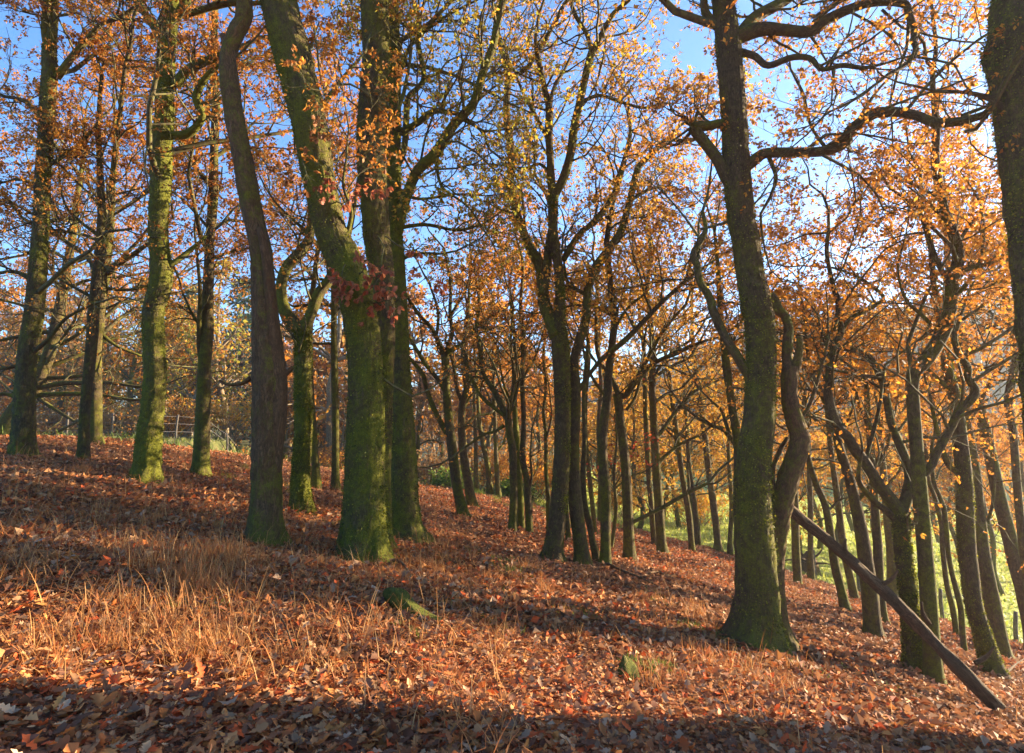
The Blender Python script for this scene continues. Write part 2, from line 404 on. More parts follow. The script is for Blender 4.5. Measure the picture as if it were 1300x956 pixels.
# ------------------------------------------------------------------ the trees one can tell apart
# trunk and limbs are centre lines with widths as measured; d = forward distance (default: where the base meets the ground)
TREES = [
 dict(label='mossy oak at the far left with one long limb rising right high up', per=9, dens=1.15, leaf='russet', cs=420,
  trunk='28,584,34 28.5,570,27 30.5,530,24 33,470,22 38,430,22 43,400,21 49,330,19 51.5,290,18 56,200,17 60,140,17 63,97,17 63,65,16 68,30,10 69,0,9',
  limbs=['72,99,10 95,68,8 115,45,7 130,30,6 152,22,5 175,6,4', '62,64,11 58,40,10 59,15,9 60,-4,8', '36,452,7 62,430,5 84,404,4 120,385,3', '46,360,7 20,345,5 -8,348,4', '54,215,6 84,196,5 112,172,4 128,150,3', '58,150,6 30,128,5 4,122,4', '55,240,5 28,228,4 2,232,3'],
  autos=8),
 dict(label='broad oak behind the leftmost mossy trunk throwing long level mossy branches across the left', leaf='russet', cs=560, dens=1.2, d=15.5,
  trunk='14,560,44 17,535,30 30,510,22 46,492,17 62,450,14 72,412,13 84,345,11 92,300,9 98,250,7 106,200,5',
  limbs=['44,494,7.9 75,487,6.6 104,486,5.9 140,486,4.6 179,491,3.3 215,486,2.2', '38,502,7.9 80,500,5.9 120,501,5.3 176,508,4.0 215,500,2.6', '48,470,7.3 76,460,5.9 110,446,5.3 135,432,4.0 172,424,2.6', '60,445,6.6 100,424,5.3 125,398,4.0 160,380,2.6', '40,500,5.9 70,520,4.6 96,536,3.3 106,545,2.2', '70,420,5.9 40,424,5.3 0,432,4.0', '60,450,5.9 30,462,5.3 -6,470,4.0', '30,508,5.9 6,500,4.6 -14,504,3.3', '80,370,5.3 110,356,4.6 150,352,3.3 190,345,2.2', '86,330,4.6 60,318,4.0 24,325,3.3 -6,330,2.6', '52,480,5.3 96,478,4.6 150,468,4.0 205,456,2.6 235,455,2.2', '78,395,4.6 40,390,4.0 0,380,3.3'],
  autos=6),
 dict(label='slim dark trunk left of a thicker one, forking into two thin stems', per=9, dens=1.15, leaf='orange', cs=440,
  trunk='105,589,20 106,570,15 108,520,12 111,488,12 116,441,13 119,394,13 124,347,13 127,319,12 129,280,10 128,237,8 125,170,6 127,120,5',
  limbs=['127,318,8 139,290,7 142,250,6 145,203,6 152,150,6 159,85,5 166,57,5 170,20,4', '121,380,5 100,368,4 78,356,3', '126,300,5 100,280,4 84,262,3 76,235,2'],
  autos=10),
 dict(label='lit trunk right behind a slimmer dark trunk with a limb rising to the right', per=9, dens=1.15, leaf='orange', cs=430,
  trunk='121,569,20 121,550,16 121,520,15 122,457,13 125.5,410,13 130,363,13 135,328,12 138,306,11 141,270,9 143,230,7 148,190,5',
  limbs=['133,350,8 150,336,7 174,320,6 200,300,4', '124,420,6 150,440,4 180,452,3', '130,365,6 160,368,4 200,362,3'],
  autos=8),
 dict(label='tall wavy bright mossy oak with a curly limb, left of the centre-left group', per=9, dens=1.15, leaf='russet', cs=300, moss=.55,
  trunk='184,618,42 187,596,32 190,551,29 194,520,26 197,476,26 195,432,25 195,394,25 202,369,26 204.5,344,26 202,315,23 201,288,23 204,237,24 205,186,25 209,152,22 209,118,21 210.5,95,20 211.5,68,20 214,44,19 217,20,17 220,0,13',
  limbs=['212,60,12 203,45,11 193,30,10 182,15,9 172,-4,9', '222,110,12 237,91,12 257,79,11 274,73,9 300,62,6', '216,172,11 232,171,12 244,166,11 254,155,9 257,145,9 252,134,9 249,125,9 252,114,9 257,105,8 271,88,6 290,78,4', '214,338,8 226,330,7 240,319,6 262,300,4', '219,30,12 232,10,12 238,-6,11', '233,20,9 252,14,9 271,8,9 298,3,8 325,4,6 350,0,5'],
  autos=2),
 dict(label='straight slender oak left of the dead split trunk, a thin dead stem beside it', per=9, dens=1.15, leaf='russet', cs=330,
  trunk='254,608,27 255,592,21 256,565,19 258,511,17 259.5,465,16 263,422,15 264,369,13 265.5,333,12 267,298,11 269,277,12 271,237,12 272,189,10 274,135,10 271,91,9 272,40,8 274,0,7',
  limbs=['257,470,7 253,440,6 253,415,6 254,369,5 251,333,4 249,312,3', '254,412,5 246,402,4 239,388,3', '266,330,6 285,322,4 310,316,3', '270,240,6 250,215,5 236,196,3', '272,200,6 292,186,5 318,160,3', '273,120,5 252,92,4 240,72,3', '273,105,5 296,84,4 318,74,3'],
  autos=9),
 dict(label='dead oak with a split reddish trunk peeling bark and a broken crooked top', name='dead_tree', leaf=None, mat='dead', moss=.3, lump=.055,
  trunk='335,698,58 335.5,680,44 338,631,37 338.5,583,37 339,557,37 341,510,39 342,493,40 341,458,38 338,422,34 336,387,31 334,351,28 331,316,26 326.5,295,25 323,280,25 314,237,25 305.5,186,23 295,135,22 290.5,101,22 290,68,19 299,44,20 309,24,20 310,0,19 309,-30,18',
  limbs=['349,600,14 351,560,19 353,510,24 352,470,21 347,425,17 344,387,15 341,351,13 336,316,11 330,290,8@-.12', '292,62,12 287,54,11 282,44,7', '318,480,7 305,487,5 290,488,4 278,483,3', '352,480,10 362,475,8 372,466,5'],
  autos=0),
 dict(label='forked oak with two curving mossy arms like a Y, left of the big leaning trunk', per=9, dens=1.15, leaf='russet', cs=350, moss=.4,
  trunk='382,654,36 382,635,27 382,600,23 383.5,570,22 385,529,22 385,476,21 385,437,21 385,419,23',
  limbs=['384,421,19 376,414,18 368,406,18 361,393,16 358,378,14 357,363,14 364,340,14 378.5,323,14 388,311,12 393,300,11 395,280,10 396,250,8 392,215,6 384,180,5', '386,420,17 391,408,15 394.5,400,14 403,376,14 410,365,13 418,355,12 430,330,10 442,300,8 450,260,6', '394,300,6 380,286,4 362,270,3'],
  autos=0),
 dict(label='thin pole-like tree between the forked oak and the big leaning trunk', leaf='orange', cs=420, d=13,
  trunk='426,618,13 426,600,10 426,550,9 425,480,9 424,420,8 424,370,8 423,320,7 420,260,6 416,200,4',
  limbs=['424,388,5 402,386,4 372,389,3', '424,436,4 400,436,3 386,434,2', '424,360,5 405,354,4 376,356,3', '425,395,4 440,388,3 462,384,2'], autos=8),
 dict(label='lit narrow trunk tucked close behind the right side of the forked oak', leaf='orange', cs=400, d=12.6,
  trunk='402,622,16 401,600,11 399,560,9 396,520,9 394,480,8 393,430,8 396,380,7 402,330,6 410,270,5', limbs=[], autos=8),
 dict(label='biggest trunk, a thick mossy oak leaning up to the left in the centre-left foreground', leaf='russet', cs=60, moss=.38, lump=.05,
  trunk='459,716,84 460,700,66 461,670,56 462,640,51 463,590,49 465,520,45 464,460,42 459,410,42 452,375,43 444,348,43 434,322,42 422,298,40 407,237,39 395,169,41 383,118,42 371,68,44 362,34,42 354.5,0,42 345,-40,38 335,-90,34',
  limbs=['398,150,9 420,120,7 436,98,5 452,80,4', '440,300,7 446,270,5 436,235,4 440,200,3', '470,470,8 478,474,6 482,478,4'], autos=2, sprays=True),
 dict(label='upright thick mossy trunk standing right behind the big leaning oak', leaf='olive', cs=-20, dens=1.5, moss=.36, d=7.1,
  trunk='478,698,44 479,670,34 480,620,31 482,560,30 484,500,30 486,440,30 486,391,30 484,340,31 478,300,33 476.5,271,34 471.5,203,36 474,135,36 478,68,34 475,0,34 473,-50,31',
  limbs=['486,180,9 500,150,7 512,120,5 520,80,4'], autos=2),
 dict(label='upright mossy oak right of the twin trunks with a long S-shaped limb rising right', leaf='olive', cs=330, moss=.45, dens=1.3,
  trunk='518,692,62 516,678,48 514,655,39 513,631,36 512,584,33 509.5,527,30 507,459,26 506,408,24 504,358,22 502,320,21 500,288,20 500,203,18 501,135,16 501,68,14 500,0,12',
  limbs=['503,305,13 506,290,13 512,262,13 526,223,13 538,208,13 552,196,13 575,160,12 592,142,12 602,129,12 614,91,11 626,58,10 633,20,9 641,-4,8', '504,212,9 513,190,8 516,152,8 518,125,8 530,112,7 538,101,7 536,80,7 530,51,6 531,20,5', '503,168,9 518,163,8 532,155,8 543,145,8 555,141,7 579,144,6 592,150,4 600,158,3', '505,240,6 528,252,4 560,250,3', '507,330,5 530,322,4 562,322,3', '502,120,6 520,60,5 560,25,4 590,8,3', '580,148,5 610,165,4 622,190,3', '501,290,6 540,285,5 580,292,4 612,285,3', '552,196,6 560,235,4 585,255,3'],
  autos=3),
 dict(label='central oak that splits into many wavy upright limbs above mid height', leaf='gold', cs=240, dens=.85, per=6,
  trunk='701,716,36 702,700,27 705,680,23 707,667,22 708,650,21 711,615,20 713,578,20 714,524,20 713,471,21 711,436,21 709,412,18 711,375,13 709,341,12 705,315,12 702,288,12 702,250,12',
  limbs=['708,428,20 703,415,18 693,391,17 690,380,16 687,341,15 681,328,14 673,315,12 663.5,291,11 655,268,10 651,250,10 648,230,10 650,200,10 647,176,9 643,145,9 644,112,9 645,88,8 638,68,7 632,44,6 635,24,5 641,0,4',
   '689,375,12 694,345,11 697,310,11 702,285,10', '645,100,6 667,88,6 684,64,6 701,34,6 716,5,5',
   '702,252,11 700,230,10 699,210,10 697,169,10 697,135,9 692,115,8 684,78,7 680,50,5 684,20,4', '697,140,6 703,112,5 716,90,4 730,60,3', '696,178,6 677,142,5 664,118,4 655,95,3',
   '702,252,12 708,240,12 714,230,12 724,196,11 729,162,11 736,129,10 743,98,10 751,68,10 758,55,8 765,41,7 779,17,6 799,0,5', '752,68,7 745,44,6 731,20,6 722,-4,5', '736,130,6 762,121,5 789,130,4 819,137,4 840,130,2', '699,220,5 685,208,4 672,214,3'], autos=0),
 dict(label='mossy stem close behind the right side of the central oak with a bent upper limb', leaf='gold', cs=330, d=9.25,
  trunk='740,720,27 738,700,20 735,675,18 731.5,649,18 728.5,596,15 729,560,13 731,524,13 730,489,14 729,459,12 738,425,12 744,404,11 745,385,11 747,366,11 755,341,11 772,317,10 789,292,9 799,257,9 809,217,8 820,202,7 833,190,6 844,178,5 870,178,4 900,172,3',
  limbs=['715,330,8 735,298,8 755,281,8 778,250,8 792,206,7 800,170,5 798,140,4', '733,498,7 752,470,6 768,452,7 795,430,7 836,388,6 870,357,5 900,335,3', '844,180,5 866,158,4 890,150,3', '746,375,6 722,360,5 716,336,3', '800,255,5 826,240,4 850,236,3'], autos=2),
 dict(label='slim bent stem leaning up-left against the stem beside the central oak', leaf='gold', cs=420, d=9.8,
  trunk='757,706,12 753,690,9 748,665,8 742,640,8 740,600,7 742,560,6 741,500,5 745,450,4', limbs=[], autos=3),
 dict(label='slender wavy trunk with a pointed foot, next right of the central pair', leaf='gold', cs=440,
  trunk='768,724,22 769,710,16 769,690,14 769,667,14 769,620,14 765,578,13 766,542,12 770.6,507,11 773,471,10 777,438,9 780,408,9 777,375,9 773,341,8 770,310,7 776,270,6 783,230,5',
  limbs=['770,505,5 752,480,4 742,455,3', '778,420,5 796,392,4 820,372,3'], autos=9),
 dict(label='oak with a low dead branch pointing right, forking in two below mid height', leaf='gold', cs=460,
  trunk='800,716,20 799,705,16 798,680,14 797,649,13 795.5,613,13 793,578,12 788.5,542,11 786,517,11 784,500,12',
  limbs=['785,501,8 780,488,7 772,472,6 765,464,6 758,444,6 757,400,5 758,358,5 752,320,3', '786,502,9 794,502,8 803,490,8 811.6,479,8 826,464,7 842,455,6 858,449,6 880,438,5 905,430,3', '800,665,5 806,662,5 840,645,5 875,625,5 900,613,4', '812,478,5 830,440,5 850,410,4 872,385,3', '795,520,5 806,505,4 815,470,4 818,430,3'], autos=4),
 dict(label='tall straight trunk standing left of a bushy gap, with thin branches rising right', leaf='gold', cs=560,
  trunk='842,707,18 840,690,13 837,649,12 833.6,599,11 831,553,10 829,517,9 828,489,9 829,450,8 826,410,7 822,370,6 826,320,5',
  limbs=['836,592,5 840,583,5 865,563,4 890,552,3', '831,553,5 836,553,5 854,528,5 879,499,4 906,486,3', '828,480,5 850,450,4 880,430,3', '827,440,4 808,420,3 800,395,2'], autos=9),
 dict(label='thin straight pole just left of a thicker straight trunk on the slope', leaf='orange', cs=520,
  trunk='832,698,10 830,680,8 826,631,7 822,578,7 819,507,6 818,450,5 812,400,4 808,350,3', limbs=[], autos=8),
 dict(label='thin leaning pole in the glowing gap left of the big right trunk', leaf='gold', cs=560,
  trunk='879,705,12 878,690,8 874,649,8 866.6,606,7 859.5,553,7 854,514,6 850,480,5 842,430,4 838,390,3', limbs=['860,560,3 840,540,2 826,530,2'], autos=9),
 dict(label='second thin leaning pole, nearest to the left of the big right trunk', leaf='gold', cs=600,
  trunk='912,698,13 911,685,9 906,642,9 900,599,8 895,553,8 890,514,7 887,489,6 880,440,5 878,390,4', limbs=['888,497,4 905,470,3 914,440,2'], autos=9),
 dict(label='small dark pole at the meadow edge left of the big right oak', leaf='gold', cs=620,
  trunk='885,676,9 884,660,7 880,625,6 875,590,6 872,540,5 868,490,4', limbs=[], autos=8),
 dict(label='slim reddish stem, left one of the three thin stems left of the central oak', leaf='orange', cs=540,
  trunk='650,678,15 651,665,12 652.5,629,11 651.5,600,10 651,576,10 647,550,10 644,528,9',
  limbs=['644,530,7 633,505,7 622,488,6 615,478,6 611,465,6 610,450,6 604.5,416,5 608,387,4 604,350,3', '643,530,5 630,520,5 611,503,5 597,476,4 590,450,3', '640,540,5 628,548,4 614,552,4 590,568,3', '645,528,6 650,500,5 652,470,5 648,430,4 652,390,3'], autos=3),
 dict(label='straight dark stem, middle one of the three thin stems left of the central oak', leaf='orange', cs=520,
  trunk='662,675,11 661,650,9 659.6,611,8 656,558,8 653.5,522,7 653,480,6 654,440,5 650,400,4', limbs=['654,520,4 640,490,3 634,460,2'], autos=7),
 dict(label='kinked stem with a mossy foot, right one of the three thin stems', leaf='orange', cs=520,
  trunk='673,682,13 672,670,10 670,625,9 668,605,8 663,579,8 665,540,7 663,487,6 664,433,6 661,390,5 664,340,4', limbs=['671,622,5 675,605,4 673,580,3', '664,480,4 680,452,3 690,420,2'], autos=7),
 dict(label='leaning oak with a fan of bare branches, right of the upright mossy oak', leaf='orange', cs=430, dens=.55,
  trunk='589,660,22 587,650,16 584,635,14 581,622,13 576,586,13 571,547,12 569,525,11 567,504,10 566,469,10 565,450,11',
  limbs=['565,453,8 558,438,7 553,426,6 544,412,5 533,401,5 519,380,4 505,350,3', '565,452,7 570,436,6 574,422,6 571,398,5 572,360,4 566,330,3', '566,450,8 576,443,7 587,437,6 598,424,5 608,412,5 625,400,4 640,391,4 660,372,3', '567,550,8 556,530,7 547.6,511,7 541,492,6 537,476,6 528,464,5 519,454,4 505,440,3', '564,495,7 553,478,6 542,465,6 530,446,5 519,426,4 512,400,3', '572,400,4 590,370,3 600,340,3', '554,428,4 556,395,4 545,360,3'], autos=4),
 dict(label='dark trunk close behind the right of the leaning oak with bare branches', leaf='orange', cs=500, dens=.6,
  trunk='601,650,19 599,640,14 594,611,12 588.5,576,11 586,540,10 586.7,515,9 592,494,8 590,470,8 588,440,6 594,400,5 596,350,3',
  limbs=['588,512,6 580,495,5 576,465,5 570,445,3', '589,545,5 602,530,4 622,525,3', '593,490,5 606,470,4 612,440,3', '587,520,4 600,500,3 610,492,2'], autos=5),
 dict(label='distant thin trunk at the top of the grass edge with a mossy lit foot', leaf='orange', cs=500,
  trunk='622,627,11 621,612,8 618.7,590,7 612,558,6 608,533,6 606,500,5 603,460,4', limbs=[], autos=8, dens=.6),
 dict(label='distant dark pole at the top of the slope, left of a mossy-footed thin trunk', leaf='orange', cs=500,
  trunk='604.5,625,7 604,600,6 604,579,5 603,522,5 602,470,4', limbs=[], autos=7, dens=.6),
 dict(label='distant dark pole at the grass edge, right of a mossy-footed thin trunk', leaf='orange', cs=520,
  trunk='633,630,9 632,618,7 630,585,6 629,551,6 627,500,5 626,450,4', limbs=['630,575,3 640,560,3 644,540,2'], autos=7, dens=.6),
 dict(label='curved sapling with bare wavy stem close left of the central oak', leaf='orange', cs=520, d=13,
  trunk='697,648,8 696,630,6 693,597,5 693,551,5 690,522,5 693,490,4 690,450,4 694,410,3', limbs=['693,560,3 700,530,3 698,500,2'], autos=6, dens=.6),
 dict(label='thin stem half hidden behind the right foot of the central oak', leaf='orange', cs=520, d=12,
  trunk='721,690,8 721,670,6 719,640,5 722,600,5 724,560,4 722,500,4', limbs=[], autos=5, dens=.6),
 dict(label='very thin dark stem in the gap between the central pair and the wavy trunk', leaf='gold', cs=540,
  trunk='755,682,8 754,660,6 749,613,6 744,560,5 744,507,4 748,450,4 744,400,3', limbs=[], autos=7, dens=.7),
 dict(label='straight dark pole just behind the left of the slender wavy trunk', leaf='gold', cs=520,
  trunk='762,668,9 762,645,7 762,596,6 760,540,6 763,490,5 760,440,4 764,390,3', limbs=[], autos=7, dens=.7),
 dict(label='sapling hung with red leaves beside the slender wavy trunk', name='sapling', leaf='red', cs=640,
  trunk='775,703,7 777,690,5 782,649,5 781,625,4 779.5,599,4 783,560,3 780,525,2', limbs=['780,600,3 768,580,2 758,570,2', '781,620,3 800,605,2 815,600,2'], autos=7, dens=.8),
 dict(label='big mossy-footed oak on the right with a long snaking limb and elbow-shaped branch', leaf='orange', cs=40, moss=.27, ls=.85, dens=.8, lump=.04,
  trunk='956,824,92 957,806,70 959,785,57 961,760,51 960,720,48 957,676,46 956,607,42 960,560,40 963.5,538,39 965,500,37 965.5,469,36 963.5,410,36 960,390,36 949,324,33 944.6,290,33 942,288,33 936,220,33 932,152,32 928,101,31 924,51,30 920,17,27 917,0,25 913,-40,22',
  limbs=['930,52,18 944,44,19 968,36,17 995,38,15 1029,40,14 1049,25,13 1077,12,12 1110,3,11 1148,5,10 1154,20,9 1161,37,8 1159.5,51,7 1163,64,7 1151,81,6 1127,95,5 1116,104,3@-.8',
   '928,60,15 944.6,37,15 961.5,20,15 985,7,14 1002,-3,13 1030,-25,11', '940,66,10 958,71,9 975,83,9 1005,73,8 1029,74,7 1043,88,6 1070,83,6 1097,86,5 1125,80,3@-.5',
   '943,214,16 953,207,15 962,200,14 972,194.6,13 1002,193,13 1030,193,13 1049.5,191,13 1070,183,14 1076,172,14 1083,162,13 1110,144,13 1125,142,13 1141,142,12 1164.6,147,12 1188,156,12 1219,154,11 1249,145.5,9 1264,134,8 1280,120,6@-1.1', '1219,155,8 1228,158,8 1239,166,6@-.9',
   '930,236,15 921,225,14 911,203,14 897,183,14 886,170,14 880,162,14!', '924,157,12 912,157,12 897,160,12 887,159,13 879,162,13!', '880,163,6 868,178,4 858,184,3 845,182,2!',
   '918,40,11 904,27,11 895.5,15,10 893,-6,9', '953,482,12 949.7,476,12 934,449,12 921,429,11 907,398,11 900.6,378,10 889,358,10 885,337,10 880,325,9 884,314,8 890.5,303,8 896,290,6 892,268,4', '1085,160,5 1110,120,4 1128,100,3', '975,196,6 985,225,5 978,250,4', '1050,190,5 1030,160,4 1020,120,4 1010,100,3', '972,37,6 985,52,4 1000,60,3'],
  autos=3),
 dict(label='broken mossy trunk forking from behind the big right oak into two jagged dead snags', name='dead_tree', leaf=None, mat='dead', moss=.5, cs=0, d=6.55,
  trunk='998,828,40 993,805,26 989,783,22 984,740,22 984,700,24 990.5,648.6,26 1001,607,26 1013,572,24 1015,552,23 1008,531,22 1002.6,503.6,20 1002.5,476,20 1004,465,19',
  limbs=['1001,480,13 999,458,13 999,441,13 1001,417,12 996,400,12 988.6,394,13 984,382,11 980,372,5!', '1005,478,12 1010,468,12 1013,455,11 1015,440,10 1015,427,8', '1017,540,6 1020,527,5 1028,514,5 1037,486,5 1046,455,4 1052,430,3', '984,640,7 981,600,6 990,572,6 1000,556,5'], autos=0),
 dict(label='thin trunk behind the left of the big right oak with two bare snapped side branches', leaf='orange', cs=470, dens=.8, d=8.8,
  trunk='944,775,17 941,700,15 938,640,14 938,600,12 937,566,11 934,540,11 930,521,10 925,486,10 922,465,10 920,445,9 915,400,7 912,350,6 908,300,4',
  limbs=['936,568,7 926,554,6 918,545,6 904,541,4', '926,550,5 921,535,5 916,521,4 904,510,3', '921,460,5 932,430,4 944,400,3'], autos=7),
 dict(label='right-hand oak low forked like a Y behind the fallen log, arms spread wide', leaf='orange', cs=560, dens=1.0, moss=.22,
  trunk='1160,856,30 1161,840,24 1160,820,23 1158,800,22 1153,749,21 1148,715,20 1145,682,20 1144,665,21 1142,652,21',
  limbs=['1142,655,18 1135.6,642,17 1125,627,16 1115,614,15 1097.6,586,14 1084,569,13 1077,556,12 1063,540,12 1053,510,11 1051,483,10 1056,452,9 1060,436,9 1067,424,8 1067,412,8 1063,405,7 1065,391,7 1062,375,7 1058,364,6 1053,341,5 1049.5,318,5 1052,290,4',
   '1064,428,6 1073,412,6 1083,402,6 1097,395,6 1120.6,381,5 1118,372,5 1107,364,5 1090,352,4 1076,346,4 1058,340,3', '1136,660,9 1132,655,9 1122,646,8 1111,638,8 1094,617,7 1090,606,6 1091,592,5 1095,570,3',
   '1144,655,15 1148,640,14 1154,622,14 1155,608,12 1153,593,12 1144,569,11 1132,538,10 1125,503,9 1118,479,9 1104.5,455,8 1087,445,7 1070,442,6 1045,436,4', '1098,588,6 1104,565,5 1110,545,5 1118,510,4', '1070,442,4 1050,430,3 1030,428,2', '1118,480,5 1085,475,4 1060,470,3'], autos=4),
 dict(label='tall dark trunk bending right halfway up beside the low forked oak', leaf='orange', cs=420, dens=.7, moss=.22,
  trunk='1186,868,28 1185,850,22 1183,820,20 1181.5,800,20 1178,749,19 1173.6,692,18 1168,624,17 1164,573,16 1160,521,15 1158,490,15 1162,472,16 1173.6,459,17 1187,441,17 1199,417,17 1204,402,16 1207,384,16 1210,354,15 1215,338,14 1216.5,323,13 1214,308,13 1209.6,296,12 1199,268,11 1192,234,10 1187,199,10 1189,164,9 1187,137,8 1184,100,6 1188,60,5 1184,20,4',
  limbs=['1172,604,10 1177,598,10 1184,588,10 1189,576,10 1204.7,548,10 1218.5,521,10 1230,510,10 1236,502,10 1237.5,493,10 1229,479,9 1229,466,9 1218.5,452,8 1211.6,431,7 1216,412,5 1222,395,3', '1159,474,7 1155,456,6 1153,434,5', '1207,368,8 1199,350,7 1189,330,7 1178.5,303,6 1172,275,5 1170,240,4', '1216,312,6 1224,296,5 1234,282,5 1245,275,4 1258,271,3', '1205,385,6 1228,360,5 1245,330,4', '1196,425,6 1170,400,5 1150,380,4 1140,350,3'], autos=6),
 dict(label='thick trunk at the lower right whose foot meets the end of the fallen log', leaf='orange', cs=480,
  trunk='1263,862,34 1260,850,27 1256,835,24 1246,800,21 1236,766,20 1230,720,20 1226.5,682,20 1224,607,18 1218.5,555,16 1212,504,14 1203,469,12 1198,434,10 1190,390,8 1184,350,6 1180,300,4',
  limbs=['1210,500,6 1190,480,5 1170,462,3', '1199,440,5 1215,410,4 1224,385,3', '1216,600,7 1204,590,7 1196,570,6 1186,530,5 1180,500,3'], autos=8),
 dict(label='leaning trunk just right of the thick trunk at the log end, mossy right edge', leaf='orange', cs=500,
  trunk='1273,838,28 1271,826,21 1265,795,19 1256,749,18 1249,710,17 1245,682,16 1241,640,15 1238,607,14 1233,570,12 1226,531,10 1220,490,8 1222,450,6 1216,400,4', limbs=['1245,680,5 1258,650,4 1262,620,4 1262,580,2', '1228,540,4 1245,515,3 1262,500,2'], autos=8),
 dict(label='long trunk leaning up-left from the right edge of the picture', leaf='orange', cs=470,
  trunk='1316,835,26 1310,800,19 1300,752,18 1291,721,17 1279,672,16 1267,624,15 1256.5,573,14 1242.6,514,13 1229,462,12 1218.5,417,11 1213,390,9 1206,350,7 1200,300,5',
  limbs=['1242,515,6 1260,480,5 1280,455,4', '1226,450,6 1250,420,5 1275,405,4 1300,380,3'], autos=8),
 dict(label='thin wavy trunk at the right edge forking below the massive dark trunk', leaf='orange', cs=470, d=12,
  trunk='1309,775,15 1304,730,11 1298,687,10 1291,614,9 1286,548,9 1280,515,9 1283,490,10 1290,458,11 1287,430,10 1284,415,9 1278.6,389,8 1273.4,361,7 1264,345,6 1251,327,5 1240,300,3',
  limbs=['1279,390,5 1290,372,4 1300,360,3', '1284,420,5 1262,400,4 1246,392,3', '1282,496,6 1300,500,5 1318,520,4'], autos=8),
 dict(label='massive dark trunk at the upper right edge, only its left side in view', leaf='orange', cs=-40, moss=.2, lump=.045, dens=.35, ls=.8, d=4.9,
  trunk='1392,1010,130 1384,960,104 1378,880,92 1368,760,86 1358,620,82 1350,500,80 1340,400,76 1330,300,76 1321,225,76 1313,160,78 1306,100,78 1304,65,86 1305,30,78 1308,0,76 1304,-60,70 1296,-120,60',
  limbs=['1276,140,9 1262,128,8 1240,120,6 1215,116,4'], autos=1),
 dict(label='mossy-footed trunk passing behind the middle of the fallen log, leaning left', leaf='orange', cs=540,
  trunk='1110,812,30 1108,798,23 1106,775,21 1103.6,749,20 1097,698,17 1090,658,15 1080,614,13 1070,583,12 1063,558,10 1055,530,9 1044,500,8 1032,479,7 1026,450,5 1022,410,4', limbs=['1086,640,5 1105,615,4 1112,590,3', '1062,555,4 1078,530,3 1088,500,2'], autos=8),
 dict(label='slim trunk on a pointed mossy foot, left of the log middle, leaning left', leaf='orange', cs=570,
  trunk='1075,782,20 1073,770,13 1067,745,11 1059.7,715,11 1049.5,648,9 1036,614,8 1027,585,7 1024,560,6 1020,520,5 1024,480,3', limbs=['1050,650,4 1066,635,3 1080,630,2'], autos=8),
 dict(label='slim trunk standing between two mossy-footed trunks near the log middle', leaf='orange', cs=560,
  trunk='1087,767,17 1085,758,11 1080,735,10 1071.5,698,9 1063,631,8 1058,595,7 1053,555,6 1049,510,5 1046,470,4', limbs=[], autos=8),
 dict(label='straight trunk with a spread foot just right behind the mossy-footed trunk at the log', leaf='orange', cs=560,
  trunk='1122,799,21 1120.6,788,14 1118,765,12 1115.5,732,12 1114,690,11 1112,662,10 1108,593,9 1103,540,8 1101,510,7 1098,470,5 1095,430,3', limbs=['1109,600,5 1125,570,4 1132,540,3'], autos=8),
 dict(label='pale backlit trunk by the meadow seen just left of the low forked oak', leaf='gold', cs=600,
  trunk='1135,768,19 1133,752,14 1132,709,12 1127,661,10 1122,607,8 1118,538,7 1120,490,5', limbs=['1124,620,4 1140,600,3 1150,580,2'], autos=8),
 dict(label='crooked thin stem, left of the close pair right of the bending dark trunk', leaf='orange', cs=620,
  trunk='1215,812,9 1213,795,7 1209,770,7 1202,742,6 1197,700,6 1195,665,6 1186,630,5 1178,607,5 1175,570,4', limbs=[], autos=6),
 dict(label='crooked thin stem, right of the close pair right of the bending dark trunk', leaf='orange', cs=620,
  trunk='1225,832,9 1223,815,7 1221,790,7 1219,769,7 1208,725,6 1203.5,698,6 1199,650,6 1192,628,5 1185,610,5 1183,570,4', limbs=[], autos=6),
 dict(label='upright trunk just right of the snag, standing on the brown bank edge', leaf='gold', cs=600,
  trunk='1013,746,14 1012.5,735,11 1010.6,698,10 1009,648,10 1008,600,8 1005,550,7 1004,500,5', limbs=[], autos=8),
 dict(label='thin pole rising from the upturned root stump on the bank', leaf='gold', cs=620,
  trunk='1029,716,9 1029,700,7 1029,648,7 1027.5,600,6 1027,560,5 1023,520,4', limbs=[], autos=7),
 dict(label='faint thin pole just left of the big right oak against the bright meadow', leaf='gold', cs=600,
  trunk='927,700,8 927,680,6 929,641,6 926,593,5 925,560,4', limbs=[], autos=5),
]
# ------------------------------------------------------------------ ground sheet: woodland floor, meadow, valley side
def warp(n, lo, hi, p=2.4):
    t = np.linspace(-1, 1, n); v = np.sign(t) * np.abs(t) ** p
    return np.where(v < 0, -v * lo, v * hi)

